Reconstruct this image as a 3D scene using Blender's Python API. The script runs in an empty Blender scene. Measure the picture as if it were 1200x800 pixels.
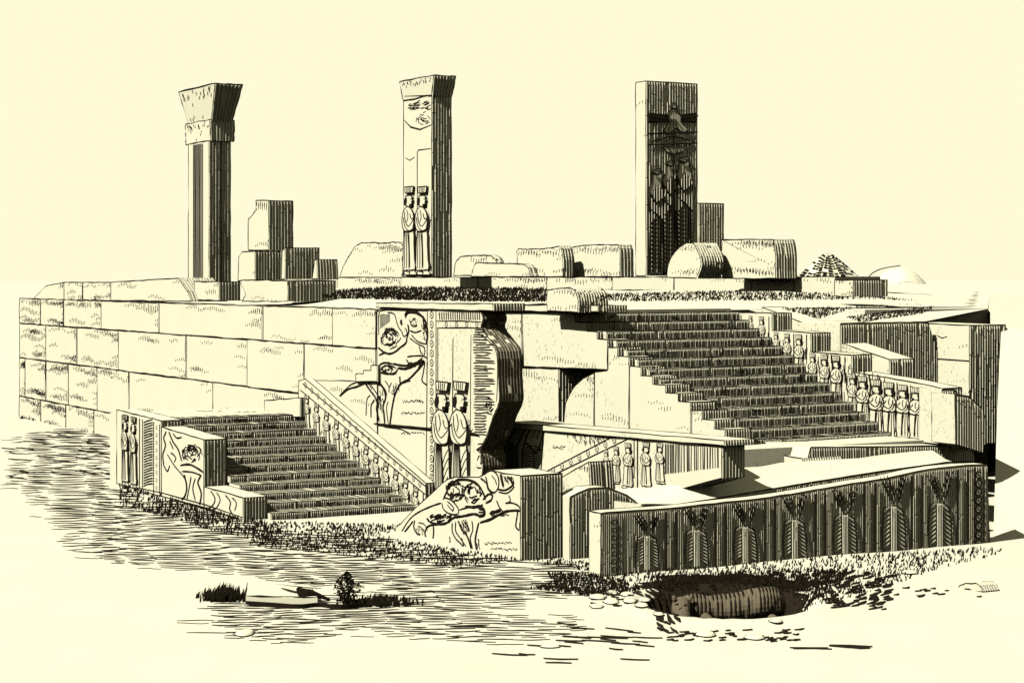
import bpy, math, random
from mathutils import Vector
R=random.Random(7)
C=bpy.context.scene.collection
# ------------------------------------------------------------------ measuring helpers (eye height H, focal length F in px of a 1200 px wide sheet)
F=2300.;H=3.6;HY=327.;c,s=.871,.4913
def D(px,py):
    u=px-600;v=py-HY
    return (u*c+F*s,-u*s+F*c,-v)
def on(ax,val,px,py):
    d=D(px,py); o=(0,0,H); k=(val-o[ax])/d[ax]
    return (d[0]*k,d[1]*k,H+d[2]*k)
def atZ(px,py,Zc):
    d=D(px,py); k=Zc/F
    return (d[0]*k,d[1]*k,H+d[2]*k)
def G(px,py,z=0): return on(2,z,px,py)
def depth(X,Y): return X*s+Y*c
# ------------------------------------------------------------------ materials
def newmat(name,col,rough=.9,noise=0.,nscale=3.,bump=0.,bscale=20,col2=None):
    m=bpy.data.materials.new(name); m.use_nodes=True; nt=m.node_tree; b=nt.nodes['Principled BSDF']
    b.inputs['Roughness'].default_value=rough; b.inputs['Specular IOR Level'].default_value=.1
    b.inputs['Base Color'].default_value=(*col,1)
    tc=nt.nodes.new('ShaderNodeTexCoord')
    if noise or col2:
        n=nt.nodes.new('ShaderNodeTexNoise'); n.inputs['Scale'].default_value=nscale; n.inputs['Detail'].default_value=6
        nt.links.new(tc.outputs['Object'],n.inputs['Vector'])
        r=nt.nodes.new('ShaderNodeValToRGB'); r.color_ramp.elements[0].position=.35; r.color_ramp.elements[1].position=.65
        c2=col2 or tuple(x*(1-noise) for x in col)
        r.color_ramp.elements[0].color=(*c2,1); r.color_ramp.elements[1].color=(*col,1)
        nt.links.new(n.outputs['Fac'],r.inputs['Fac']); nt.links.new(r.outputs['Color'],b.inputs['Base Color'])
    if bump:
        n2=nt.nodes.new('ShaderNodeTexNoise'); n2.inputs['Scale'].default_value=bscale; n2.inputs['Detail'].default_value=4
        nt.links.new(tc.outputs['Object'],n2.inputs['Vector'])
        bp=nt.nodes.new('ShaderNodeBump'); bp.inputs['Strength'].default_value=bump; bp.inputs['Distance'].default_value=.02
        nt.links.new(n2.outputs['Fac'],bp.inputs['Height']); nt.links.new(bp.outputs['Normal'],b.inputs['Normal'])
    return m
STONE=newmat('pale_limestone',(.83,.81,.60),.9,.03,1.7,.1,14)
GREY=newmat('grey_limestone_and_shade',(.17,.145,.095),.9,.18,2.5,.3,18)
INK=newmat('dark_ink',(.014,.010,.006),.95)
SOIL=newmat('pale_dust',(.785,.77,.60),.95,.02,.35,.15,6)
DIRT_AND_SHADE=newmat('soil_and_pit_shade',(.022,.016,.009),.95,.3,5)  # dark soil of the ruts, also the shade coloured into the pit
GRASSM=newmat('dry_grass_blades',(.020,.016,.008),.9,.3,4)
EARTH=newmat('dusty_earth',(.62,.56,.35),.95,.25,2.2,.4,9)
# ------------------------------------------------------------------ mesh builder
class MB:
    def __init__(s_): s_.v=[];s_.f=[];s_.m=[]
    def face(s_,pts,m=0):
        i=len(s_.v); s_.v+= [tuple(p) for p in pts]; s_.f.append(tuple(range(i,i+len(pts)))); s_.m.append(m)
    def hexa(s_,b,t,m=0):   # b,t : 4 pts each
        i=len(s_.v); s_.v+=[tuple(p) for p in b+t]
        for q in ((0,1,2,3),(4,5,6,7),(0,1,5,4),(1,2,6,5),(2,3,7,6),(3,0,4,7)):
            s_.f.append(tuple(i+k for k in q)); s_.m.append(m)
    def box(s_,x0,x1,y0,y1,z0,z1,m=0):
        s_.hexa([(x0,y0,z0),(x1,y0,z0),(x1,y1,z0),(x0,y1,z0)],[(x0,y0,z1),(x1,y0,z1),(x1,y1,z1),(x0,y1,z1)],m)
    def ribbon(s_,pts,nrm,w,m=1,t=None,taper=True):
        """raised dark line following pts, lying on a face whose outward normal is nrm"""
        n=Vector(nrm).normalized(); P=[Vector(p) for p in pts]
        if len(P)<2: return
        t=t or w*.35
        L=[];k=len(P)
        for i,p in enumerate(P):
            a=P[max(0,i-1)];b=P[min(k-1,i+1)]; d=(b-a)
            if d.length<1e-6: d=Vector((1,0,0))
            sd=d.normalized().cross(n)
            if sd.length<1e-6: sd=Vector((0,0,1))
            sd.normalize()
            ww=w*.5*(R.uniform(.8,1.15))
            if taper and k>2 and i in(0,k-1): ww*=.3
            L.append((p-sd*ww-n*.002,p+n*t,p+sd*ww-n*.002))
        b0=len(s_.v)
        for tr in L: s_.v+=[tuple(q) for q in tr]
        for i in range(k-1):
            a=b0+3*i;b=a+3
            s_.f.append((a,a+1,b+1,b)); s_.f.append((a+1,a+2,b+2,b+1)); s_.m+= [m,m]
    def build(s_,name,mats,parent=None,smooth=False):
        me=bpy.data.meshes.new(name); me.from_pydata(s_.v,[],s_.f)
        for m in mats: me.materials.append(m)
        me.polygons.foreach_set('material_index',[min(x,len(mats)-1) for x in s_.m])
        if smooth: me.polygons.foreach_set('use_smooth',[True]*len(me.polygons))
        me.update()
        o=bpy.data.objects.new(name,me); C.objects.link(o)
        if parent: o.parent=parent
        return o
def smooth(pts,n=4):
    if len(pts)<3: return pts
    out=[];P=[pts[0]]+list(pts)+[pts[-1]]
    for i in range(1,len(P)-2):
        for k in range(n):
            t=k/n; q=[]
            for a in range(len(pts[0])):
                p0,p1,p2,p3=P[i-1][a],P[i][a],P[i+1][a],P[i+2][a]
                q.append(.5*((2*p1)+(-p0+p2)*t+(2*p0-5*p1+4*p2-p3)*t*t+(-p0+3*p1-3*p2+p3)*t**3))
            out.append(tuple(q))
    out.append(tuple(pts[-1])); return out
def wob(a,b,amp,n):
    a=Vector(a);b=Vector(b);out=[]
    for i in range(n+1):
        p=a.lerp(b,i/n)
        if 0<i<n: p=p+Vector((R.uniform(-amp,amp),R.uniform(-amp,amp),R.uniform(-amp,amp)))
        out.append(p)
    return out
def teeth(mb,A,B,n,pitch,h,m=0,gap=.12,seg=None):  # ridges added so sun draws hatch lines on shaded faces
    """upright sawtooth ridges. A(t),B(t): bottom / top point for t metres along; n outward normal.
       length passed in seg."""
    L=seg; n=Vector(n); k=max(2,int(L/pitch)); p=L/k
    for i in range(k):
        t0=i*p+R.uniform(-.05,.05)*p; t1=t0+p*R.uniform(.86,.96); t0=max(0,t0); t1=min(L,t1)
        a0=Vector(A(t0));b0=Vector(B(t0));a1=Vector(A(t1));b1=Vector(B(t1))
        hh=(b0-a0).length
        if hh<.02: continue
        # break the ridge into rows like the rows of a chisel
        cuts=[0.]; 
        while cuts[-1]<1:
            cuts.append(cuts[-1]+R.uniform(.25,.7)/max(hh,.25))
        cuts[-1]=1.
        for j in range(len(cuts)-1):
            u0=cuts[j];u1=cuts[j+1]-min(.03,.02/hh)
            if R.random()<gap*.5: continue
            H_=h*R.uniform(.8,1.1)
            q0=a0.lerp(b0,u0);q1=a0.lerp(b0,u1);r0=a1.lerp(b1,u0);r1=a1.lerp(b1,u1)
            pk0=q0+n*H_;pk1=q1+n*H_
            mb.face([q0,q1,pk1,pk0],m); mb.face([pk0,pk1,r1,r0],m); mb.face([q1,pk1,r1],m); mb.face([q0,pk0,r0],m)
def inside(poly,x,y):
    r=False;j=len(poly)-1
    for i in range(len(poly)):
        xi,yi=poly[i];xj,yj=poly[j]
        if (yi>y)!=(yj>y) and x<(xj-xi)*(y-yi)/(yj-yi)+xi: r=not r
        j=i
    return r
def ticks(mb,poly,X,px,amount,m=1):
    """short chisel marks on a -X face, gathered in rows near its edges"""
    ys=[p[0] for p in poly];zs=[p[1] for p in poly];y0,y1,z0,z1=min(ys),max(ys),min(zs),max(zs)
    hh=z1-z0
    for _ in range(int(amount)):
        mode=R.random()
        cy=R.uniform(y0,y1)
        if mode<.45: cz=z1-hh*R.uniform(.08,.25)
        elif mode<.7: cz=z0+hh*R.uniform(.08,.22)
        elif mode<.9: cy=y0+(y1-y0)*R.uniform(0,.2); cz=R.uniform(z0,z1)
        else: cz=R.uniform(z0,z1)
        n=R.randint(5,13); ln=px*R.uniform(2.5,6)
        for k in range(n):
            y=cy-k*px*5.2; z=cz+R.uniform(-1,1)*px+px*1.5*math.sin(k*.5)
            l=ln*R.uniform(.6,1.1)*(1-abs(k-n/2)/n)
            if inside(poly,y,z-l*.6) and inside(poly,y,z+l*.6):
                mb.ribbon([(X-.001,y+.2*l,z-l/2),(X-.001,y,z+l/2)],(-1,0,0),px*1.1,m,taper=False)
def prismX(poly,X0,X1,ridge=1.,line=1.3,tick=0,mat=0,mb=None,pitch=None,allridge=False,tops=True,edges=None,endmat=None):
    """poly [(Y,z)] on the plane X0 (faces -X), extruded to X1."""
    mb=mb or MB(); n=len(poly)
    yc=sum(p[0] for p in poly)/n; zc=depth(X0,yc); px=zc/F*1.17
    mb.face([(X0,y,z) for y,z in poly],mat); mb.face([(X1,y,z) for y,z in poly],mat)
    area=sum(poly[i][0]*poly[(i+1)%n][1]-poly[(i+1)%n][0]*poly[i][1] for i in range(n))
    sg=1 if area>0 else -1
    for i in range(n):
        a=poly[i];b=poly[(i+1)%n]
        mb.face([(X0,*a),(X0,*b),(X1,*b),(X1,*a)],mat)
        dy,dz=b[0]-a[0],b[1]-a[1]; L=math.hypot(dy,dz)
        if L<1e-4: continue
        ny,nz=dz/L*sg,-dy/L*sg
        if line and (edges is None or i in edges):
            k=max(2,int(L/(px*12))); k=min(k,12)
            mb.ribbon(wob((X0-.001,*a),(X0-.001,*b),px*.35,k),(-1,0,0),px*line,1,taper=False)
            if ny<.2 or nz>.3: mb.ribbon(wob((X1,*a),(X1,*b),px*.3,k),(0,ny,nz),px*line*.9,1,taper=False)
        if endmat and ny<0: mb.m[-1-0]=mb.m[-1]
        if ny<-.35 and ridge and L>px*2:
            lo,hi=(a,b) if a[1]<b[1] else (b,a)
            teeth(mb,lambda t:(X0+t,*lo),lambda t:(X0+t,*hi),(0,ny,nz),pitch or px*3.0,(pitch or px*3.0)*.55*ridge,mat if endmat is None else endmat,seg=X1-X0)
        # cross edges at sharp corners
        if line:
            p=poly[i-1]; d0=Vector((a[0]-p[0],a[1]-p[1])); d1=Vector((dy,dz))
            if d0.length>1e-5 and d0.angle(d1)>.6 and (ny<.2 or nz>.2):
                mb.ribbon(wob((X0,*a),(X1,*a),px*.3,2),(0,ny*.5,max(nz,.5)),px*line,1,taper=False)
    if tick: ticks(mb,poly,X0,px,tick)
    return mb
def prismY(poly,Y0,Y1,ridge=1.,line=1.3,mat=0,pitch=None,mb=None,xr=None):
    """poly [(X,z)] on the plane Y0 (faces -Y), extruded back to Y1; ridges on the -Y face"""
    mb=mb or MB(); n=len(poly)
    xc=sum(p[0] for p in poly)/n; px=depth(xc,Y0)/F*1.17
    mb.face([(x,Y0,z) for x,z in poly],mat); mb.face([(x,Y1,z) for x,z in poly],mat)
    for i in range(n):
        a=poly[i];b=poly[(i+1)%n]
        mb.face([(a[0],Y0,a[1]),(b[0],Y0,b[1]),(b[0],Y1,b[1]),(a[0],Y1,a[1])],mat)
        L=math.hypot(b[0]-a[0],b[1]-a[1])
        if line and L>1e-4:
            k=min(12,max(2,int(L/(px*12))))
            mb.ribbon(wob((a[0],Y0-.001,a[1]),(b[0],Y0-.001,b[1]),px*.35,k),(0,-1,0),px*line,1,taper=False)
            if max(a[1],b[1])>min(q[1] for q in poly)+.05: mb.ribbon(wob((a[0],Y1,a[1]),(b[0],Y1,b[1]),px*.3,k),(0,0,1),px*line*.9,1,taper=False)
    if ridge:
        xs=[p[0] for p in poly]; x0,x1=min(xs),max(xs)
        if xr: x0,x1=xr
        def span(x):
            x=min(max(x,x0+1e-4),x1-1e-4); hit=[]
            for i in range(n):
                a=poly[i];b=poly[(i+1)%n]
                if (a[0]>x)!=(b[0]>x): hit.append(a[1]+(b[1]-a[1])*(x-a[0])/(b[0]-a[0]))
            return (min(hit),max(hit)) if hit else (0,0)
        pp=pitch or px*3.0
        teeth(mb,lambda t:(x0+t,Y0,span(x0+t)[0]),lambda t:(x0+t,Y0,span(x0+t)[1]-px*.5),(0,-1,0),pp,pp*.55*ridge,mat,seg=x1-x0)
    return mb
def PX(pxs,X): return [on(0,X,*p)[1:] for p in pxs]
def PY(pxs,Y): return [(on(1,Y,*p)[0],on(1,Y,*p)[2]) for p in pxs]
def tag(o,label=None,cat=None,group=None,kind=None):
    if label:o['label']=label
    if cat:o['category']=cat
    if group:o['group']=group
    if kind:o['kind']=kind
    return o
def empty(name,loc=(0,0,0)):
    o=bpy.data.objects.new(name,None); C.objects.link(o); o.location=(0,0,0); o.empty_display_size=.2
    return o
MS=[STONE,INK]; MG=[GREY,INK]
def lines(mb,X,strokes,m=1,sm=True,off=.004):
    """strokes: (width_px,[(px,py)...]) engraved on the plane X"""
    for w,pts in strokes:
        P=[on(0,X-off,*p) for p in pts]
        if sm and len(P)>2: P=smooth(P,4)
        z=depth(P[0][0],P[0][1])/F*1.0
        mb.ribbon(P,(-1,0,0),w*z*1.55,m)
def scribble(mb,X,cx,cy,rx,ry,n,w=1.,ang=None):
    n=int(n*.95); w=w*.72
    for _ in range(n):
        a=R.uniform(0,6.28);r=R.random()**.5
        x=cx+rx*r*math.cos(a);y=cy+ry*r*math.sin(a); t=a+1.57+R.uniform(-.5,.5) if ang is None else ang+R.uniform(-.25,.25)
        l=R.uniform(1.5,3.5)
        lines(mb,X,[(w,[(x-l*math.cos(t),y-l*math.sin(t)),(x+R.uniform(-.5,.5),y+R.uniform(-.6,.6)),(x+l*math.cos(t),y+l*math.sin(t))])],off=.006)
def script_marks(mb,X,x0,x1,y,n):
    for i in range(n):
        x=x0+(x1-x0)*i/n; lines(mb,X,[(.8,[(x,y+R.uniform(-1,1)),(x+R.uniform(.6,2.2),y+R.uniform(-2.4,2.4))])])
# ------------------------------------------------------------------ setting
def noise2(x,y,k=1.):
    return (math.sin(x*1.3*k+.7)*math.cos(y*1.1*k-1.2)+.5*math.sin(x*2.9*k+y*2.1*k)+.3*math.cos(x*5.3*k-y*4.7*k))/1.8
PC=G(852,706)
def pitd(x,y):
    dx,dy=x-PC[0],y-PC[1]
    u=dx*c-dy*s; v=dx*s+dy*c
    return math.hypot(u/.80,v/.95)
def gz(x,y):
    d=pitd(x,y)
    z=.02*noise2(x,y,.8)
    if d<1.15: z-=.42*(1-max(0,min(1,(d-.85)/.3)))**1.0
    elif d<1.5: z+=.03*math.sin((d-1.15)/.35*3.14)
    return z
def grid(name,x0,x1,y0,y1,nx,ny,fn,mats,skip=None):
    mb=MB()
    for j in range(ny+1):
        for i in range(nx+1):
            x=x0+(x1-x0)*i/nx;y=y0+(y1-y0)*j/ny; mb.v.append((x,y,fn(x,y)))
    for j in range(ny):
        for i in range(nx):
            a=j*(nx+1)+i; mb.f.append((a,a+1,a+nx+2,a+nx+1)); mb.m.append(0)
    return mb
mb=grid('ground',0,34,4,56,240,360,gz,[SOIL])
def pit_shade(x,y):
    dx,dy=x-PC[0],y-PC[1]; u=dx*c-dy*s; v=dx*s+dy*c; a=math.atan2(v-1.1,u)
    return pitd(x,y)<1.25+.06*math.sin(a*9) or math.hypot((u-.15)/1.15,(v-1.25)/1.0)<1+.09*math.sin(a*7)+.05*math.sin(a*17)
mb.m=[1 if all(pit_shade(*mb.v[q][:2]) for q in f) else 0 for f in mb.f]  # pit and ground behind it coloured dark to read as a shaded hollow
# big outer sheet stitched round the near field
S=2500
for q in ([(-S,-S),(0,-S),(0,S),(-S,S)],[(34,-S),(S,-S),(S,S),(34,S)],[(0,-S),(34,-S),(34,4),(0,4)],[(0,56),(34,56),(34,S),(0,S)]):
    mb.face([(x,y,-.012) for x,y in q])
b_=[(23.3,24.62,2.8),(25.6,27.4,3.04),(36,38.5,3.05),(59,63,3.05)]; d_=[(19.35,20.6,-.03),(40,12,-.03),(52,24,-.03),(75,48,-.03)]
tag(mb.build('ground',[SOIL,DIRT_AND_SHADE],smooth=True),kind='structure')
mb=MB()
e_=(21.4,22.7,1.55); mb.face([e_,d_[1],d_[0]]); mb.face([b_[0],d_[1],e_]); mb.face([b_[0],b_[1],d_[1]])
for i in range(1,3): mb.face([b_[i],b_[i+1],d_[i+1],d_[i]])
tag(mb.build('added_bank',[SOIL]),kind='structure')  # bank added so sun falls where the terrace would shade the ground
# terrace earth (the top of the palace platform)
def tz(x,y):
    t=max(0,min(1,(x-14.4)/9.)); 
    z=3.065+.03*abs(noise2(x,y,.7))*t
    # heap of earth in the middle of the terrace
    pxx=600+F*(x*c-y*s)/depth(x,y)
    k=max(0,min(1,(pxx-330)/70))*max(0,min(1,(1150-pxx)/230))
    z+=.26*k*max(0,min(1,(x-14.7)/3.2))*max(0,min(1,(y-28.)/2.5))
    if x<14.3:z=3.06
    z-=.0
    return z
mb=grid('terrace',14.15,60,25.9,80,180,216,tz,[EARTH])
mb.v=[(x,y,z) for x,y,z in mb.v]
# keep only what lies left of the terrace's east edge
def onT(x,y): return x<.93*y-.1 and y<50.7+(x-13.9)*1.2 and not (x>16.2 and y<27.4+(x-16.4)*.1) and not (x<17 and y<29.4)
kk=[i for i,f in enumerate(mb.f) if all(onT(*mb.v[q][:2]) for q in f)]
mb.m=[0]*len(kk); mb.f=[mb.f[i] for i in kk]
tag(mb.build('terrace_ground',[SOIL],smooth=True),kind='structure')
mb=MB()
pt=[(16.95,27.95),(22.6,27.95),(22.6,27.3),(25.6,27.4),(59,63),(59,79),(38,79),(14.5,51),(14.5,29.6),(16.95,29.6)]
mb.face([(20.5,26.5,2.86),(23.3,26.5,2.86),(25.6,27.4,3.05),(22.6,27.96,3.07),(20.5,27.96,3.07)])
for z in(-.1,3.055): mb.face([(x,y,z) for x,y in pt])
for i in range(len(pt)): a=pt[i];b=pt[(i+1)%len(pt)]; mb.face([(*a,-.1),(*b,-.1),(*b,3.055),(*a,3.055)])
tag(mb.build('terrace_core',[SOIL]),kind='structure')
# ------------------------------------------------------------------ long left wall of ashlar blocks
wall=tag(empty('terrace_wall'),'long pale wall of large squared blocks receding to the left behind the lower stair','wall')
rows=[(2.45,3.1,[23,48,75,119,187,308,390,441]),(1.55,2.45,[23,54,90,139,218,290,357,441]),
      (.55,1.55,[23,30,54,80,114,151,249,350,441]),(-.15,.55,[23,48,77,110,150,200,300,441])]
XW=14.0
for z0,z1,js in rows:
    for a,b in zip(js[:-1],js[1:]):
        ya=on(0,XW,a,400)[1];yb=on(0,XW,b,400)[1]
        j=R.uniform(-.012,.012)
        poly=[(ya-.01,z0+.006),(yb+.01,z0+.006),(yb+.012,z1-.006),(ya-.012,z1-.006)]
        far=a<100
        prismX(poly,XW+j,XW+.42,line=1.25,tick=(16 if far else 7) if z1-z0>.6 else 5).build('stone_block',MS,wall)
# coping stones on the left of the wall
def thingX(name,label,cat,pxs,X,th,mats=MS,tick=4,ridge=1.,line=1.3,group=None,**k):
    if name in('rough_boulder','arched_stone'):
        q_=smooth(pxs,3); pxs=[(x+R.uniform(-.5,.5),y+(R.uniform(-.5,.5) if 0<i<len(q_)-1 else 0)) for i,(x,y) in enumerate(q_)]
        group='boulders along the plinth' if name=='rough_boulder' else None
    o=prismX(PX(pxs,X),X,X+th,ridge,line,tick,**k).build(name,mats)
    return tag(o,label,cat,group)
thingX('coping_stone','sloping cap stone at the far left end of the long block wall','stone',[(38,351),(54,335),(75,331),(75,351)],14.3,.8)
thingX('coping_stone','square low cap stone second from the far left on the long wall','stone',[(75,351),(75,331),(97,331),(97,351)],14.3,.8,tick=6)
thingX('coping_stone','low cap stone third from the far left on the long wall','stone',[(97,351),(97,331),(130,331),(130,352)],14.3,.8,tick=8)
thingX('coping_stone','longest cap stone with a gabled dark end on the long wall','stone',[(130,352),(130,331),(209,326),(220,342),(224,353)],14.3,.8,tick=6)
# ------------------------------------------------------------------ carved facade slab
fac=tag(empty('carved_wall'),'tall carved facade slab with lion attacking bull and two guards, its right edge broken','carved wall')
XF=13.9
outl=[(442,592),(442,366),(446,361),(563,362),(566,374),(564,384),(574,398),(583,412),(584,440),(585,470),(577,490),(570,512),(563,526),(566,545),(560,590)]
outl=outl[:3]+[tuple(q) for q in smooth(outl[3:],3)]
prismX(PX(outl,XF),XF,XF+.4,ridge=.6,line=1.3,mat=0,endmat=2).build('wall_slab',[STONE,INK,GREY],fac)  # ridges of the broken end coloured darker, its shade put into the stone
prismX(PX([(441,360),(441,355),(578,356),(578,364)],XF-.03),XF-.03,XF+.5,line=1.).build('coping',MS,fac)
mb=MB()
# frame + unicorn-bull relief lines
L=[(1.3,[(444,392),(444,369),(448,363.5),(470,363.5),(501,364)]),(1.2,[(454,366),(460,367),(463,370),(465,378),(468,385),(471,389),(473,394),(477,391),(475,384)]),
(2.6,[(475,371),(478,366),(484,365.5),(491,368),(497,374),(500,382),(501,392),(500,403)]),(1.2,[(480,374),(482,381),(486,382.5),(489,381)]),(1.4,[(480,387),(486,389.5),(494,387)]),
(3.,[(470,375),(470.5,380)]),(2.2,[(478,364),(475,368),(476,372)]),(1.2,[(482,392),(488,399),(494,402),(500,403)]),(1.2,[(480,396),(488,402),(498,407)]),
(2.,[(478,380),(479,388),(477,395),(476,401),(471,406)]),(1.8,[(443,407),(449,412),(456,414.5),(463,412),(469,407),(474,403)]),(1.6,[(444,416),(449,414),(452,413)]),
(1.8,[(460,426),(470,428),(480,428),(488,425),(495,419)]),(1.3,[(477,418),(484,417),(495,417),(501,420)]),(1.5,[(476,421),(480,426),(488,425),(494,423)]),
(1.3,[(491,405),(493,412),(496,416)]),(1.2,[(496,405),(498,411),(497,416)]),
(2.,[(444,436),(456,438),(463,437),(466,432)]),(1.6,[(444,428),(450,425),(460,426)]),(1.3,[(448,430),(456,428),(464,431)]),(1.2,[(450,434),(457,433)]),
(2.4,[(466,431),(475,432),(485,428),(497,422)]),(1.6,[(498,424),(496,437),(494.5,446),(500,451)]),(1.2,[(501,424),(500,438)]),(1.2,[(451,446),(454,450),(456,454)]),(1.2,[(459,448),(456,454),(456,460)]),
(2.4,[(498,423),(488,435),(478,445),(469,450),(463,462),(460,475),(458,490),(457,497)]),(1.5,[(469,449),(475,447),(481,446)]),(2.,[(468.5,441),(469,449)]),
(2.2,[(444,449),(449,455),(452,465),(449,475),(450,485),(451,496)]),(1.3,[(446,449),(452,458),(453,464)]),(1.2,[(455,470),(453,478),(455,496)]),
(2.,[(428,449),(434,458),(440,466),(443,477)]),(1.3,[(433,448),(438,456),(444,466),(444,474)]),(1.3,[(431,448),(436,456)]),
(1.8,[(428,449),(418,453),(408,456),(398,464)]),(1.3,[(420,447),(412,450),(406,455),(398,463)]),(1.3,[(434,463),(430,468),(429,487)]),(1.8,[(439,468),(435,475),(435,489)]),(1.3,[(442,472),(441,480),(444,493)]),
(1.7,[(438,496),(455,498),(480,500),(500,502),(530,505),(561,509)]),
(1.3,[(397,446),(397,431),(417,446)]) if False else (1.,[(450,500),(470,503),(480,508)])]
lines(mb,XF,L)
scribble(mb,XF,457,396,12,12,60,1.3); scribble(mb,XF,484,427,14,2.5,16,1.)
scribble(mb,XF,453,432,8,4,22,1.2); scribble(mb,XF,497,386,3,14,26,1.1,ang=1.4); scribble(mb,XF,464,458,5,8,16,1.,ang=1.2); scribble(mb,XF,447,470,3,14,14,1.,ang=1.4); scribble(mb,XF,485,378,3,6,8,1.)  # dark strokes that paint shading onto the carved bodies
for i in range(9): lines(mb,XF,[(.8,[(446+i*1.3,368),(446+i*1.3,385-i)])])
script_marks(mb,XF,472,497,470,20); script_marks(mb,XF,470,497,484,18); script_marks(mb,XF,470,497,507,16); script_marks(mb,XF,392,410,452,12)
mb.build('beast_relief',MS,fac)
# rosette bands
def rosette_mesh():
    mb=MB();n=14
    def ring(r,y): return [(y,r*math.cos(6.283*i/n),r*math.sin(6.283*i/n)) for i in range(n)]
    a=ring(.42,-.05);b=ring(.42,0);k=len(mb.v)
    for i in range(n):
        j=(i+1)%n
        mb.face([a[i],a[j],b[j],b[i]],0)
    mb.face(a,0)
    mb.ribbon(ring(.44,-.05)+[ring(.44,-.05)[0]],(-1,0,0),.17,1,t=.05,taper=False)
    q=ring(.13,-.09); mb.face(q,1)
    for i in range(n): mb.face([q[i],q[(i+1)%n],(0,q[(i+1)%n][1],q[(i+1)%n][2]),(0,q[i][1],q[i][2])],1)
    me=mb.build('rosette',MS); return me
ROS=rosette_mesh(); ROSME=ROS.data; bpy.data.objects.remove(ROS)
def rosettes(parent,X,pts,dpx,face='X'):
    for (px,py) in pts:
        if face=='X': p=on(0,X,px,py)
        else: p=on(1,X,px,py)
        d=dpx*depth(p[0],p[1])/F
        o=bpy.data.objects.new('rosette',ROSME); C.objects.link(o); o.parent=parent; o.location=p
        if face=='X': o.scale=(d*.6,d,d)
        else: o.rotation_euler=(0,0,math.pi/2); o.scale=(d*.6,d,d)
mb=MB()
lines(mb,XF,[(1.2,[(501,364),(500.5,420),(500,500),(499,590)]),(1.2,[(511,364),(511,420),(511,500),(510,590)]),
 (1.2,[(512,376),(540,376),(564,377)]),(1.3,[(512,384),(540,384),(565,384)]),(1.1,[(513,384),(513,592)])],sm=False)
for i in range(19): lines(mb,XF,[(1.3,[(515+i*2.6,366),(515+i*2.6+.3,374.5)])])
lines(mb,XF,[(1.3,[(531,396),(530.5,440),(530,580)]),(1.,[(552,392),(551.5,440),(551,560)])],sm=False)
lines(mb,XF,[(1.,[(560,390),(575,402),(582,415),(583,440),(582,470)])])
y=386
while y<510:
    x1=566 if y<392 else (572 if y<400 else 580 if y<485 else 570)
    x0=554+R.uniform(0,3);lines(mb,XF,[(1.1,[(x0,y),(x0+R.uniform(6,12),y+R.uniform(-.6,.8)),(min(x1,x0+R.uniform(13,26)),y+R.uniform(-1,1))])])
    y+=R.uniform(2.6,3.6)
scribble(mb,XF,573,476,4,10,16,1.2); scribble(mb,XF,562,535,3,16,18,1.3)
fac_b=mb.build('rosette_band',MS,fac)
rosettes(fac_b,XF,[(506,369+i*11.2) for i in range(20)],9)
rosettes(fac_b,XF,[(523+i*12.,380.3) for i in range(4)],7)
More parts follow.
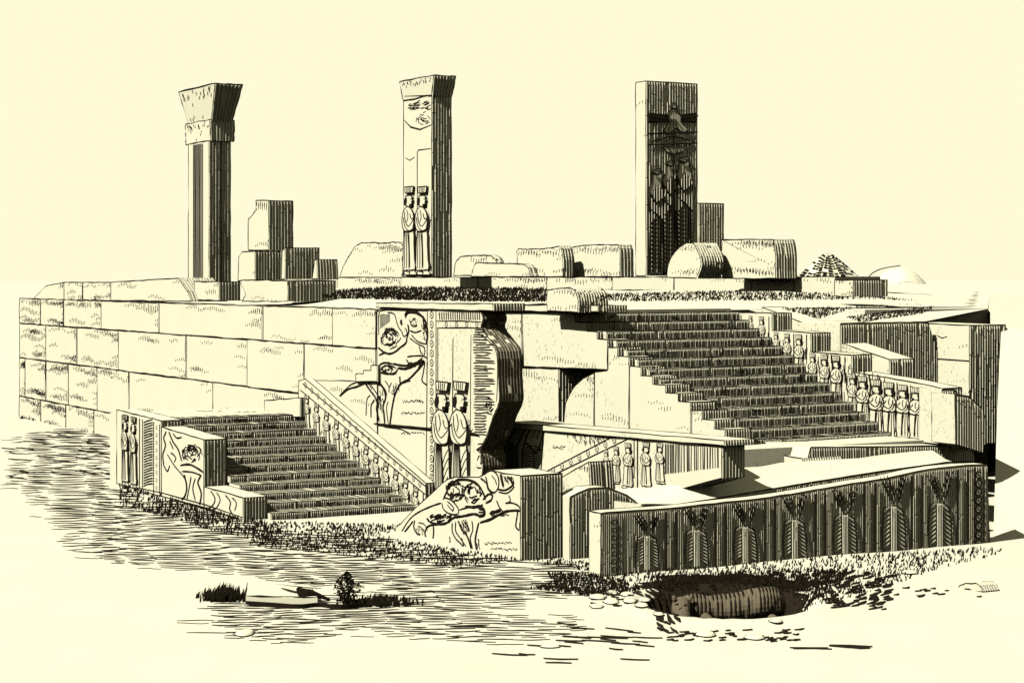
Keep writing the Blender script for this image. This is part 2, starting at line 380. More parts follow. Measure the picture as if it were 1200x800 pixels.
# ------------------------------------------------------------------ carved figures
def figure_mesh(kind='servant',lw=1.,folds=6):
    """unit-height relief figure in the (Y,z) plane facing -X; u>0 is towards image right (=-Y)"""
    mb=MB()
    def P(u,v,d=0): return (-d,-u,v)
    def plate(pts,d=.03,m=0,line=.018):
        f=[P(u,v,d) for u,v in pts]; b=[P(u,v,0) for u,v in pts]; mb.face(f,m)
        for i in range(len(pts)): mb.face([f[i],f[(i+1)%len(pts)],b[(i+1)%len(pts)],b[i]],m)
        if line: mb.ribbon(f+[f[0]],(-1,0,0),line*lw,1,t=.008,taper=False)
    def ln(pts,w=.014,d=.03):
        w=w*lw
        mb.ribbon(smooth([P(u,v,d+.002) for u,v in pts],3),(-1,0,0),w,1,t=.006)
    if kind!='headless':
        if kind=='servant': plate([(-.055,.885),(-.06,1.0),(.075,1.0),(.06,.885)],.03)
        else: plate([(-.06,.93),(-.07,1.0),(.08,1.0),(.065,.93)],.03)
        for i in range(1,5): ln([(-.055+i*.022,.895 if kind=='servant' else .935),(-.06+i*.025,.99)],.008)
        plate(smooth([(-.05,.90),(.045,.90),(.055,.86),(.065,.845),(.052,.835),(.05,.80),(.03,.775),(-.02,.77),(-.05,.80),(-.06,.86)],2),.03)
        plate([(-.065,.87),(-.035,.88),(-.03,.84),(-.045,.80),(-.045,.785),(-.07,.79),(-.08,.83)],.04,1,0)   # hair
        plate([(.015,.80),(.045,.805),(.05,.775),(.04,.75),(.02,.755)],.04,1,0)                                     # beard
        ln([(.03,.862),(.045,.858)],.012)
    top=.775 if kind!='headless' else .93
    torso=smooth([(-.03,top),(.03,top-.01),(.085,.70),(.10,.62),(.09,.55),(.06,.50),(-.06,.50),(-.10,.56),(-.105,.66),(-.08,.73)],2)
    plate(torso,.04)
    plate(smooth([(-.075,.52),(.075,.52),(.09,.35),(.10,.18),(.105,.05),(-.09,.05),(-.10,.2),(-.09,.38)],2),.03)
    plate([(-.07,.05),(.0,.055),(.03,.03),(.03,.0),(-.08,.0)],.03); plate([(.02,.05),(.09,.055),(.14,.02),(.14,0),(.02,0)],.035)
    # sleeves and forearms
    ln([(-.06,.72),(-.05,.62),(.0,.55),(.07,.60),(.12,.66)],.016,.04); ln([(.03,.70),(.06,.63),(.13,.67)],.014,.04); ln([(-.08,.66),(-.06,.56),(.01,.50),(.08,.52)],.014,.04)
    ln([(-.02,.74),(.0,.66),(-.02,.60)],.012,.04)
    for i in range(folds): ln([(-.06+i*.06/folds,.50),(-.07+i*.108/folds,.30),(-.075+i*.12/folds,.07)],.011)
    for i in range(5 if folds>3 else 0): ln([(.09-i*.004,.47-i*.075),(.05,.42-i*.075),(.015,.34-i*.075)],.011)
    ln([(.0,.5),(.01,.3),(.02,.08)],.018)
    o=mb.build('carved_figure',MS); me=o.data; bpy.data.objects.remove(o); return me
FIG={'servant':figure_mesh('servant',1.25,3),'guard':figure_mesh('guard',.5,6),'tall':figure_mesh('guard',1.,3)}
def fig(parent,X,px,ytop,ybot,kind='servant',flip=False,wid=1.,grey=False,yax=None):
    b=on(0,X,px,ybot);t=on(0,X,px,ytop);h=t[2]-b[2]
    o=bpy.data.objects.new('carved_figure',FIG[kind]); C.objects.link(o); o.parent=parent; o.location=b
    o.scale=(h*.9,h*wid*(-1 if flip else 1),h)
    return o
fig(fac,XF,521,447,592,'guard',wid=1.45); fig(fac,XF,542,447,592,'guard',wid=1.45)
# small stepped crenel in front of the bull
thingX('stepped_stone','small dark stepped stone against the left edge of the carved slab','stone',[(417,447),(417,438),(426,438),(426,434),(435,434),(435,428),(442,428),(442,447)],XF-.06,.1,tick=0)
mb=bpy.context.scene.objects[-1] if False else None
# ------------------------------------------------------------------ inner sloping parapet of the lower stair
XI=13.7
par=tag(empty('stair_parapet'),'sloping parapet with rosette band and row of servants beside the lower stair','parapet')
prismX(PX([(350,492),(350,447),(357,445),(400,445),(500,567),(500,600),(484,600)],XI),XI,XI+.14,line=1.2,ridge=.8).build('parapet_slab',MS,par) if False else None
up=[(350,494),(350,446),(358,444),(499,566),(499,604),(486,600)]
prismX(PX(up,XI),XI,XI+.15,line=1.3,ridge=.8).build('parapet_slab',MS,par)
mb=MB(); lines(mb,XI,[(1.1,[(352,457),(498,579)]),(1.,[(355,449.5),(499,570)])],sm=False)
for i in range(13):
    x=357+i*11.2;y=462+i*9.5; lines(mb,XI,[(1.5,[(x+4.5,y+2),(x+4.5,y+44+i*.4)])],sm=False)
for _ in range(150):
    t=R.random();x=354+t*140; y=464+t*118+R.uniform(2,36); lines(mb,XI,[(.8,[(x,y),(x+R.uniform(-.5,.5),y+R.uniform(3,9))])])
par_b=mb.build('rosette_band',MS,par)
rosettes(par_b,XI,[(358+i*7.45,451+i*6.45) for i in range(19)],7)
for i in range(12):
    x=360+i*11.6; fig(par,XI,x,463+i*9.85,505+i*10.1,'servant',flip=False,wid=2.)
# triangular relief behind is part of the facade: plain carved field between parapet and slab
prismX(PX([(352,470),(352,446),(442,446),(442,590),(500,595)],XF-.02),XF-.02,XF+.1,line=1.1,ridge=0,tick=3).build('relief_field',MS,fac)
mb=MB()
lines(mb,XF-.02,[l for l in L if min(p[0] for p in l[1])<443])
mb.build('beast_hindquarters',MS,fac)
# ------------------------------------------------------------------ lower stair
st=tag(empty('lower_staircase'),'lower flight of worn dark steps at left between two carved parapets','staircase')
NS=12; ya,yb=31.95,27.35; z_top=1.22
def step(parent,X0,X1,y0,y1,z0,z1,px,mats=MS,cr=0,skew=0.,tread=None,tw=1.1):
    m=MB(); dep=y1-y0; notread=(tread==0); tread=tread or dep
    yl=lambda x: y0+skew*(x-X0)/(X1-X0)
    m.hexa([(X0,y0,z0),(X1,yl(X1),z0),(X1,yl(X1)+dep,z0),(X0,y1,z0)],[(X0,y0,z1),(X1,yl(X1),z1),(X1,yl(X1)+dep,z1),(X0,y1,z1)],0)
    pp=px*2.5
    teeth(m,lambda t:(X0+t,yl(X0+t),z0+.0),lambda t:(X0+t,yl(X0+t),z1-px*.9),(0,-1,0),pp,pp*.8,0,gap=.06,seg=X1-X0)
    def edge(dz,w,k=14,n=(0,-1,.4)):
        m.ribbon([(X0+(X1-X0)*q/k,yl(X0+(X1-X0)*q/k)-.004+R.uniform(-1,1)*px*.3,z1*0+dz+R.uniform(-1,1)*px*.35) for q in range(k+1)],n,w,1,taper=False)
    edge(z1-.004,px*.9); edge(z0+px*.4,px*1.1,n=(0,-1,0))
    m.ribbon([(X0-.002,y0,z0),(X0-.002,y0,z1)],(-1,0,0),px,1); m.ribbon([(X0-.002,y0,z1),(X0-.002,y1,z1)],(-1,0,0),px*.8,1)
    # dark strokes painted on the lit tread to carry on the riser's shade
    x=X0+pp*.5
    while x<X1-pp and not notread:
        if R.random()<.93: m.ribbon([(x,yl(x)+.03*R.random(),z1+.001),(x+R.uniform(-1,1)*px*.5,yl(x)+tread*R.uniform(.85,1),z1+.001)],(0,0,1),px*tw,1,t=.003,taper=False)
        x+=pp*R.uniform(.95,1.05)
    for k in range(R.randint(1,3)):
        x=R.uniform(X0+.2,X1-.2); m.ribbon([(x,yl(x)-.02,z0),(x+.01,yl(x)-.02,z1)],(0,-1,0),px*1.6,1,taper=False)
    for k in range(cr):
        x=R.uniform(X0+.1,X1-.4); P=[(x+q*.07,yl(x+q*.07)-.03,z0+(z1-z0)*R.uniform(.15,.85)) for q in range(R.randint(3,6))]
        m.ribbon(P,(0,-1,0),px*1.6,1)
    return m.build('step',mats,parent)
for i in range(NS):
    y0=yb+(ya-yb)*i/(NS-1); z1=.10+(z_top-.10)*i/(NS-1); z0=z1-(z_top-.1)/(NS-1)
    step(st,11.29,13.7,y0,y0+.46,z0-.0,z1,y0*c/F*1.3,cr=1,tread=.43,tw=1.75)
mb=MB(); mb.box(11.3,13.68,ya+.4,34.0,-.1,z_top-.003); mb.box(10.95,13.9,33.0,34.0,-.1,z_top)
for (a,b) in [((195,488),(330,488)),((230,482),(260,482)),((275,483),(300,483))]:
    mb.ribbon(wob(G(*a,z_top+.002),G(*b,z_top+.002),.02,8),(0,0,1),.02,1)
mb.build('landing',MS,st)
prismX(PX([(310,488),(310,469),(352,466),(352,488)],13.6),13.6,13.9,line=1.1).build('low_kerb',MS,st)
# outer carved parapet
op=tag(empty('outer_parapet'),'low carved outer parapet with two guards and a lion, stepping down at far left front','parapet')
XO=10.9
prismX(PX([(137,480),(189,493),(189,581),(137,568)],XO)[::-1],XO,XO+.38,line=1.4,ridge=1).build('guard_block',MS,op)
prismX(PX([(189.5,500),(239,515),(239,594),(189.5,581)],XO)[::-1],XO,XO+.38,line=1.4,ridge=1.1).build('lion_block',MS,op)
prismX(PX([(239.5,570),(285,583),(285,610),(239.5,594)],XO)[::-1],XO,XO+.38,line=1.4,ridge=1.1).build('bench_block',MS,op)
mb=MB()
lines(mb,XO,[(1.,[(143,486),(143,566)]),(1.3,[(163.5,490),(163.5,572)]),(1.1,[(167,491),(167,573)]),(1.1,[(180,494),(180,577)]),(1.1,[(187,497),(187,578)])],sm=False)
y=495
while y<572:
    x=168;lines(mb,XO,[(1.2,[(x,y),(x+R.uniform(4,6),y-2),(179,y-3.5+R.uniform(-.5,.5))])]);y+=3.1
lines(mb,XO,[(1.8,[(195,505),(192,513),(194,522),(191,532),(192,545)]),(1.8,[(198,506),(203,518),(209,527),(213,540)]),(1.5,[(203,508),(207,513),(213,512)]),
(1.3,[(196,532),(204,545),(214,557),(217,562)]),(1.8,[(211,545),(222,544),(232,549),(238,553)]),(1.4,[(213,552),(225,553),(236,557)]),
(2.2,[(216,556),(219,570),(217,580),(213,585)]),(1.6,[(224,558),(222,570),(219,585)]),(2.2,[(236,556),(232,565),(236,578),(234,591)]),(1.6,[(229,560),(226,572),(229,586)]),(1.6,[(192,545),(196,552),(199,545)]),
(1.6,[(247,575),(252,584),(249,592),(243,596)]),(1.4,[(254,577),(258,585),(254,594),(249,598)]),(1.6,[(264,580),(270,588),(269,596),(273,603)]),(1.4,[(272,583),(277,589),(275,598)]),
(1.4,[(200,530),(206,536),(204,541)]),(1.4,[(199,517),(203,526)])])
scribble(mb,XO,224,530,12,11,60,1.4); scribble(mb,XO,242,597,8,2.5,12,1)
lines(mb,XO,[(1.,[(137,566),(189,577),(240,591),(285,606)])],sm=False)
for i in range(46): lines(mb,XO,[(.9,[(138+i*3.2,567.5+i*.86),(139.5+i*3.2,570+i*.86)])])
mb.build('beast_relief',MS,op)
rosettes(op,XO,[(183.5,501+i*8.8) for i in range(9)],5)
fig(op,XO,148.5,486,568,'tall',wid=1.3); fig(op,XO,158,488.5,571,'tall',wid=1.3)
# ------------------------------------------------------------------ fallen triangular lion stone
XL=12.42
ls=tag(empty('carved_stone'),'broken triangular stone carved with a lion biting a bull in front of the stairs','carved stone')
ol=[(446,632),(470,613),(490,592),(512,572),(525,561),(534,558.5),(561,559),(574,551),(585,553),(594,555),(610,557),(610,662),(560,655),(500,645)]
prismX(PX(ol,XL),XL,XL+.62,line=1.4,ridge=1.1).build('stone_body',MS,ls)
mb=MB()
LL=[(1.4,[(466,630),(472,620),(480,608),(490,600),(505,593),(517,589)]),(1.3,[(519,585),(522,583),(530,587),(537,596),(536,602),(528,602),(520,597),(518,589)]),(1.3,[(524,587),(531,594),(530,598),(524,591)]),
(1.4,[(538,597),(550,594),(560,593),(566,591)]),(2.2,[(534,606),(545,604),(555,602),(562,604)]),(3.2,[(560,594),(567,597),(567,603),(561,604.5)]),(1.3,[(562,597),(566,597)]),(1.3,[(561,600),(566,600)]),
(2,[(500,607),(505,612),(515,614),(524,612),(532,606),(540,604)]),(1.6,[(486,609),(485,618),(490,627),(499,634)]),(1.9,[(513,614),(505,615),(500,618),(498,625),(501,633),(504,637)]),(1.9,[(508,616),(508,626),(506,637)]),
(1.8,[(484,610),(478,618),(468,630)]),(1.6,[(474,634),(486,631),(495,634)]),(1.,[(490,612),(497,614),(501,622)]),(1.,[(491,616),(497,621)]),
(1.5,[(530,612),(530,622),(534,631),(541,638),(544,646)]),(1.5,[(534,611),(534,622),(539,630),(546,640)]),
(1.8,[(563,560),(570,566),(572,573),(577,579)]),(1.6,[(567,555),(574,551),(580,553),(584,560),(584,570),(579,577),(573,573),(571,566),(569,558)]),(1.2,[(576,557),(580,562),(582,568)]),
(1.6,[(583,573),(592,574),(601,568),(602,563)]),(1.4,[(584,576),(594,577.5),(603,570)]),(3.2,[(587,555),(588,562),(590,570)]),(2.4,[(595,558),(599,564),(602,570)]),(1.3,[(592,558),(594,565)]),
(1.5,[(582,586),(585,594),(590,600)]),(1.3,[(596,580),(598,586),(594,590)]),(2.2,[(562,612),(575,608),(590,600),(600,598),(609,598)]),(1.5,[(592,589),(600,589),(608,593),(610,600)]),
(1.8,[(607,598),(605,610),(604.5,617),(608,621)]),(1.3,[(609,612),(609,621)]),(2.2,[(561,612),(558,625),(557,635),(560,650)]),(1.5,[(553,610),(554,620),(551,630),(553,640),(554,648)]),
(2.,[(537,610),(541,620),(546,626),(549,632),(553,646)]),(1.5,[(541,630),(543,640),(540,646)]),(1.3,[(527,628),(527,636),(523,641)]),(3,[(574,601),(582,599),(587,597)]),
(2.4,[(534,562),(548,562),(559,567),(566,577),(569,585)]),(2.,[(566,585),(572,579),(577,580),(575,586),(569,589)]),(2.4,[(545,593),(555,594),(563,592)]),(2.,[(520,583),(526,571),(534,563)])]
lines(mb,XL,LL)
scribble(mb,XL,533,575,12,12,70,1.5); scribble(mb,XL,553,577,11,12,34,1.8); scribble(mb,XL,515,607,14,5,40,1.4,ang=-.4); scribble(mb,XL,545,617,5,8,26,1.3,ang=1.2)
scribble(mb,XL,492,622,5,6,12,1.,ang=1.1); scribble(mb,XL,596,562,6,4,14,1.2,ang=1.2); scribble(mb,XL,586,603,10,2,12,1.,ang=.1); scribble(mb,XL,560,640,3,9,10,1.,ang=1.4)  # shading painted as strokes over legs, neck and belly
script_marks(mb,XL,568,600,636,22); script_marks(mb,XL,575,606,643,18)
mb.build('beast_relief',MS,ls)
# ------------------------------------------------------------------ recess wall + upper stair
rw=tag(empty('stair_side_wall'),'pale blockwork beside the upper stair with stepped edge and one dark hole','wall')
XR=16.4
for pl in [[(586,366),(611,366),(611,430),(599,430),(586,430)],
 [(612,366),(674,366),(674,377),(688,378),(688,388),(700,389),(700,397),(712,398),(712,433),(614,429)],
 [(586,431),(655,432),(655,497),(586,494)],[(661,497),(663,472),(673,453),(684,443),(696,437),(696,502)],
 [(697,436),(712,434),(712,407),(724,407),(724,417),(737,418),(737,505),(697,502)],
 [(738,429),(751,430),(751,440),(765,441),(765,450),(780,451),(780,460),(795,461),(795,470),(809,471),(809,514),(738,506)],
 [(811,481),(823,481),(823,491),(837,492),(837,502),(850,503),(850,520),(811,514)]]:
    prismX(PX(pl,XR),XR,XR+.45,line=1.3,ridge=1,tick=7).build('stone_block',MS,rw)
prismX(PX([(586,364),(586,357),(700,358),(700,365)],XR-.05),XR-.05,XR+.5,line=1.1).build('coping',MS,rw)
prismX(PX([(590,500),(590,494),(850,516),(850,524)],15.2),14.95,15.35,line=1.1,ridge=1).build('ledge',MS,rw)
mb=MB(); mb.box(15.36,16.38,22.9,27.9,.6,1.28); mb.build('floor',MS,rw)
us=tag(empty('upper_staircase'),'upper flight of broad dark worn steps rising to the terrace right of centre','staircase')
NU=14; ya,yb=26.83,22.89
rowsy=[368,377,388,397.5,406.5,417.5,428.5,440.5,450.5,460.5,470.5,482,491,501,512]
for i in range(NU):
    k=NU-1-i; y0=yb+(ya-yb)*i/(NU-1); z1=1.275+(3.05-1.275)*i/(NU-1)
    step(us,XR+.1,19.72,y0,y0+.5,z1-(3.05-1.275)/(NU-1),z1,y0*c/F*1.3,cr=2,skew=.3,tread=.26,tw=.85)
mb=MB(); mb.hexa([(XR+.08,ya+.2,2.7),(19.7,ya+.5,2.7),(19.7,28.6,2.7),(XR+.08,28.4,2.7)],[(XR+.08,ya+.2,3.1),(19.7,ya+.5,3.1),(19.7,28.6,3.1),(XR+.08,28.4,3.1)])
mb.build('top_landing',MS,us)
# low carved wall left of the upper stair
lw=tag(empty('low_carved_wall'),'low carved wall with robed skirts, sloping rosette band and servants under the upper stair','carved wall')
XQ=14.7
prismX(PX([(556,600),(560,560),(566,535),(578,512),(592,502),(606,499),(722,509),(846,523),(846,560),(700,600)],XQ),XQ,XQ+.35,line=1.4,ridge=1).build('wall_slab',MS,lw)
prismX(PX([(596,501),(596,495),(849,516),(849,522)],XQ-.03),XQ-.03,XQ+.45,line=1.2).build('coping',MS,lw)
mb=MB()
lines(mb,XQ,[(1.1,[(614,566),(722,509)]),(1.1,[(622,569),(738,513)]),(1.6,[(747,512),(747,580)]),(1.2,[(743,512),(743,560)])],sm=False)
lines(mb,XQ,[(2.2,[(591,512),(595,516),(604,525)]),(1.8,[(597,503),(593,511),(590,520),(587,560)]),(1.8,[(604,503),(600,510),(597,514)]),(2.2,[(616,500),(610,513),(606,525),(606,560)]),(1.6,[(615,518),(622,524),(628,531)]),
(1.6,[(622,502),(617,511),(615,518),(612,530),(612,556)]),(1.5,[(637,502),(634,518),(628,532)]),(1.5,[(638,503),(636,520),(634,552)]),(1.3,[(628,502),(624,512)]),(1.3,[(633,502),(629,514)]),(1.6,[(625,528),(626,556)]),(1.5,[(637,515),(635,527),(631,525)])])
for k in range(14):
    for (x0,x1) in((588,597),(597,606),(613,624),(626,633)):
        yy=522+k*2.9; sgn=1 if x0 in(588,613) else -1
        lines(mb,XQ,[(.9,[(x0,yy+ (3 if sgn>0 else 0)),(x1,yy+(0 if sgn>0 else 3))])])
for k in range(38): x=665+k*1.5; lines(mb,XQ,[(1.,[(x,506+k*.1),(x+.4,506+k*.1+R.uniform(2,7))])])
scribble(mb,XQ,690,516,18,4,30,.9,ang=1.3); script_marks(mb,XQ,648,662,524,10)
x=770
while x<842: lines(mb,XQ,[(R.uniform(.8,1.8),[(x,519+(x-770)*.08),(x+R.uniform(-.5,.5),556-(x-770)*.12)])]);x+=R.uniform(1.6,4)
lw_b=mb.build('rosette_band',MS,lw)
rosettes(lw_b,XQ,[(628+i*10.2,561-i*5.05) for i in range(10)],8)
for px,a,b in [(711,527,560),(723,523,566),(737,519,572),(758,518,572),(774,519,566)]: fig(lw,XQ,px,a,b,'servant',wid=1.8,flip=px<745)
# ------------------------------------------------------------------ right parapet of upper stair with servants
rp=tag(empty('stepped_parapet'),'stepped carved parapet with a procession of servants at the right of the upper stair','parapet')
XP=19.72
prof=[(862,366),(905,367),(905,387),(950,390),(950,412),(998,416),(998,436),(1060,446),(1103,455),(1103,518),(1042,518),(1030,506),(1018,497),(1000,485),(975,465),(950,440),(925,415),(900,400),(880,385),(862,376)]
prismX(PX(prof,XP),XP,XP+.4,line=1.4,ridge=1.1,edges=[0,1,2,3,4,5,6,7,8]).build('parapet_slab',MS,rp)
for px,a,b in [(868,369,388),(880,370,400),(893,371,412),(910,389,425),(923,391,436),(937,392,446),(953,414,460),(967,416,470),(981,417,480),(1000,438,492),(1012,441,502),(1028,445,515),(1043,448,516),(1059,451,516),(1074,454,517),(1090,457,518)]:
    fig(rp,XP,px,a,b,'servant',wid=1.9 if px>1000 else 1.6,flip=True)
mb=MB()
for px,a in [(901,371),(930,391),(945,392),(975,417),(990,418),(1004,440),(1020,443),(1036,446),(1051,448),(1067,451),(1082,454),(1097,457)]:
    lines(mb,XP,[(1.3,[(px,a),(px,a+50 if px>1000 else a+30)])],sm=False)
for _ in range(260):
    t=R.random();x=870+t*222; y=372+t*85+R.uniform(3,52)
    if y>500+max(0,(x-1040))*.5 or y>375+(x-860)*.8: continue
    lines(mb,XP,[(1.,[(x,y),(x+R.uniform(-.8,.8),y+R.uniform(4,12))])])
mb.build('carved_lines',MS,rp)
# sloping coping wall behind it
bw=tag(empty('sloping_wall'),'pale sloping coping wall with dark blunt ends behind the stepped servants parapet','wall')
XB=20.45
prismX(PX([(893,366),(893,360),(980,393),(980,430),(940,430),(893,390)],XB),XB,XB+.5,line=1.2,ridge=1.3).build('upper_coping',MS,bw)
prismX(PX([(965,440),(965,395),(1042,421),(1042,447),(1000,447)],XB),XB,XB+.5,line=1.2,ridge=1.3,tick=5).build('lower_coping',MS,bw)
# right-hand retaining wall
rt=tag(empty('retaining_wall'),'plain high block wall at the far right edge with a dark slab added in the shape of its slanting shadow','wall')
prismX(PX([(1060,378),(1136,381),(1136,520),(1060,520)][::-1],22.5),22.5,22.5+.8,line=1.2,ridge=1,tick=4).build('wall_end',MS,rt)
prismY(PY([(985,379),(1078,377),(1088,378),(1100,420),(1115,465),(1118,520),(985,520)],25.3),25.3,26.6,ridge=1.,line=1.2).build('shadow_slab',MS,rt)  # slab added in the outline of the slanting shadow on the wall
mb=MB(); lines(mb,22.5,[(1.2,[(1092,420),(1136,423)]),(1.,[(1098,393),(1104,396),(1110,394)])],sm=False); mb.build('joint_lines',MS,rt)
# rubble at the foot of the parapet
def rub(name,label,pxs,Y,th,**k):
    o=prismY(PY(pxs,Y),Y,Y+th,**k).build(name,MS); return tag(o,label,'stone')
rub('dark_block','dark rough upright block closing the right end of the servants parapet',[(1104,520),(1104,456),(1118,456),(1128,470),(1140,520)],21.9,.5,ridge=1.2)
rub('rubble_stone','rounded dark stone with pale ledge at the right end of the landing',[(1120,520),(1119,462),(1135,464),(1150,478),(1156,500),(1152,530)],21.4,.5,ridge=.8)
# landing slabs
ld=tag(empty('landing_slabs'),'flat pale slabs forming the landing below the upper stair','slabs')
prismY(PY([(945,544),(950,524),(1138,522),(1142,540)],21.9),21.9,23.3,ridge=.8).build('broad_slab',MS,ld)
prismX(PX([(866,534),(866,525),(940,537),(943,546)],17.),17.,17.7,ridge=1,line=1.2).build('narrow_slab',MS,ld)
prismX(PX([(895,528),(895,520),(950,530),(953,540)],17.5),17.5,18.1,ridge=1,line=1.2).build('narrow_slab',MS,ld)
prismX(PX([(925,521),(925,514),(955,520),(955,528)],17.9),17.9,18.6,ridge=1,line=1.2).build('narrow_slab',MS,ld)
mb=MB(); mb.box(15.3,19.6,22.3,24,.9,1.22); mb.build('bed',MS,ld)
# ------------------------------------------------------------------ drifted sand behind the front parapet
prof=PY([(600,640),(640,610),(667,577),(690,571),(710,570),(722,578),(736,590),(790,591),(830,585),(900,573),(960,563),(1030,552),(1110,541),(1160,536)],20.95)
def T(x):
    for (a,za),(b,zb) in zip(prof[:-1],prof[1:]):
        if a<=x<=b: return za+(zb-za)*(x-a)/(b-a)
    return prof[0][1] if x<prof[0][0] else prof[-1][1]
def mz(x,y): 
    k=max(0,min(1,(y-20.95)/.8)); k=k*k*(3-2*k); rt=max(0,min(1,(x-14.0)/.9)); q=max(0,min(1,(x-14.75)/.5))
    zl=T(x)+(.3+.0*x)*k*rt; zl=zl-(1-q)*max(0,y-21.0)*.14
    k2=max(0,min(1,(y-21.35)/.4)); return min(1.17-.2*k2,max(.3,zl)+.012*noise2(x,y,3.)*k)
mb=MB();nx,ny=80,30
for j in range(ny+1):
    for i in range(nx+1):
        x=13.7+(18.9-13.7)*i/nx;y=20.95+4*j/ny; mb.v.append((x,y,mz(x,y)))
for j in range(ny):
    for i in range(nx):
        a=j*(nx+1)+i; mb.f.append((a,a+1,a+nx+2,a+nx+1)); mb.m.append(0)
pp=.033
mb.face([(13.7,20.95,-.1),(18.9,20.95,-.1),(18.9,20.95,T(18.9))]+[(13.7+5.2*k/40,20.95,T(13.7+5.2*k/40)) for k in range(40,-1,-1)])
mb.face([(13.7,20.95,-.1),(13.7,25,-.1),(13.7,25,.6),(13.7,20.95,T(13.7))])
teeth(mb,lambda t:(13.7+t,20.95,-.05),lambda t:(13.7+t,20.95,T(13.7+t)-.01),(0,-1,0),pp,pp*.5,0,gap=.3,seg=5.2)
P=[(13.7+5.2*k/60,20.945,T(13.7+5.2*k/60)) for k in range(61)]; mb.ribbon(P,(0,-1,.5),.016,1)
tag(mb.build('sand_mound',[STONE,INK]),'drifted sand bank with scarped edge behind the dark front parapet','sand bank',kind=None)
# tilted block on the sand
tb=MB(); A=[on(0,14.3,*p) for p in [(646,566),(690,541),(692,575),(668,584)]]
poly=[a[1:] for a in A]
prismX(poly,14.3,14.3+.62,ridge=1.3,line=1.4,tick=10,mb=tb)
tag(tb.build('tilted_block',MS),'tilted squared block with dark end lying against the low carved wall','stone')
rub('dark_block','low dark rough stone filling the gap between the carved lion stone and the front parapet',[(668,662),(668,582),(678,577),(690,572),(712,571),(735,580),(750,592),(750,668)],21.6,.3,ridge=.9)
# ------------------------------------------------------------------ big dark front parapet
fp=tag(empty('front_parapet'),'long dark carved parapet in the right foreground with a row of robed figures','parapet')
YP=20.2
top=[(705,601),(713,600),(760,597),(800,594),(850,588),(890,584),(925,579),(960,573),(1000,566),(1040,560),(1075,552),(1100,548),(1130,545),(1157,544)]
poly=PY(top,YP)+[(PY([(1160,650)],YP)[0][0],-.2),(PY([(705,684)],YP)[0][0],-.2)]
prismY(poly,YP,YP+.27,ridge=.75,line=1.4,pitch=.031).build('parapet_slab',MS,fp)
prismX([(20.2,-.2),(20.47,-.2),(20.47,poly[0][1]),(20.2,poly[0][1])],poly[0][0]-.012,poly[0][0]+.0,ridge=0,line=1.2,tick=4).build('end_face',MS,fp)
for n,(px) in enumerate([757,815,872,930,989,1046,1100]):
    m=MB()
    def q(u,v,d=.035): 
        p=on(1,YP,px+u,v); return (p[0],YP-d,p[2])
    tp=[b for a,b in top if a>=px][0]+4; bt=668-(px-757)*.065; k=(bt-tp)
    def plate(pts,d):
        f=[q(u,tp+v*k,d) for u,v in pts]; b=[q(u,tp+v*k,0) for u,v in pts]; m.face(f,0)
        for i in range(len(pts)): m.face([f[i],f[(i+1)%len(pts)],b[(i+1)%len(pts)],b[i]],0)
        m.ribbon(f+[f[0]],(0,-1,0),.018,1,taper=False)
    m.ribbon([q(-12,bt,.02) if 0 else q(-12,tp+1.*k,.02),q(-13,tp+.7*k,.02),q(-11,tp+.42*k,.02),q(-5,tp+.38*k,.02)],(0,-1,0),.025,1)
    m.ribbon([q(15,tp+1.*k,.02),q(14,tp+.7*k,.02),q(11,tp+.45*k,.02),q(5,tp+.38*k,.02)],(0,-1,0),.025,1)
    for a_,b_ in (((-16,.02),(-2,.36)),((-12,.0),(0,.33)),((-8,.0),(1,.26)),((15,.0),(5,.38)),((12,.0),(4,.30)),((9,.0),(3,.22))):
        m.ribbon([q(a_[0],tp+a_[1]*k,.022),q((a_[0]+b_[0])/2+R.uniform(-1,1),tp+(a_[1]+b_[1])/2*k,.024),q(b_[0],tp+b_[1]*k,.022)],(0,-1,0),R.uniform(.02,.035),1)
        pass
    def diag(u0,u1,v0,v1,lean,d,nn):
        # carved drapery folds: slanting ridges
        for j in range(nn):
            va=v0+(v1-v0)*j/nn; a0=q(u0,tp+va*k,d);a1=q(u1,tp+(va+lean)*k,d); b0=q(u0,tp+(va+.03)*k,d);b1=q(u1,tp+(va+lean+.03)*k,d)
            pk0=(a0[0],a0[1]-.008,(a0[2]*.3+b0[2]*.7));pk1=(a1[0],a1[1]-.008,(a1[2]*.3+b1[2]*.7))
            m.face([a0,a1,pk1,pk0]);m.face([pk0,pk1,b1,b0]);m.face([a0,pk0,b0])
    diag(-12,-4.5,.47,.96,-.07,.012,9); diag(5,13,.42,.90,.07,.012,9)
    pass
    for u in(-2.5,-.8,.9,2.6): m.ribbon([q(u,tp+.4*k,.022),q(u+.3,tp+.98*k,.022)],(0,-1,0),.012,0,t=.007,taper=False)
    m.build('carved_figure',MS,fp)
m=MB()
for px in (785,843,901,960,1018,1073,1127):
    for d in(-6,6): 
        a=on(1,YP,px+d,600);tt=[b for x,b in top if x>=px][0]; m.ribbon([(a[0],YP-.03,on(1,YP,px+d,tt+5)[2]),(a[0],YP-.03,.02)],(0,-1,0),.03,1,taper=False)
for px in(716,724,1141,1152): 
    a=on(1,YP,px,600); m.ribbon([(a[0],YP-.022,on(1,YP,px,[b for x,b in top if x>=px][0]+3)[2]),(a[0],YP-.022,.02)],(0,-1,0),.014,1,taper=False)
fp_b=m.build('rosette_band',MS,fp)
rosettes(fp_b,YP-.02,[(719.5,612+i*9.2) for i in range(7)],7,'Y'); rosettes(fp_b,YP-.02,[(1146.5,556+i*10) for i in range(9)],9,'Y')
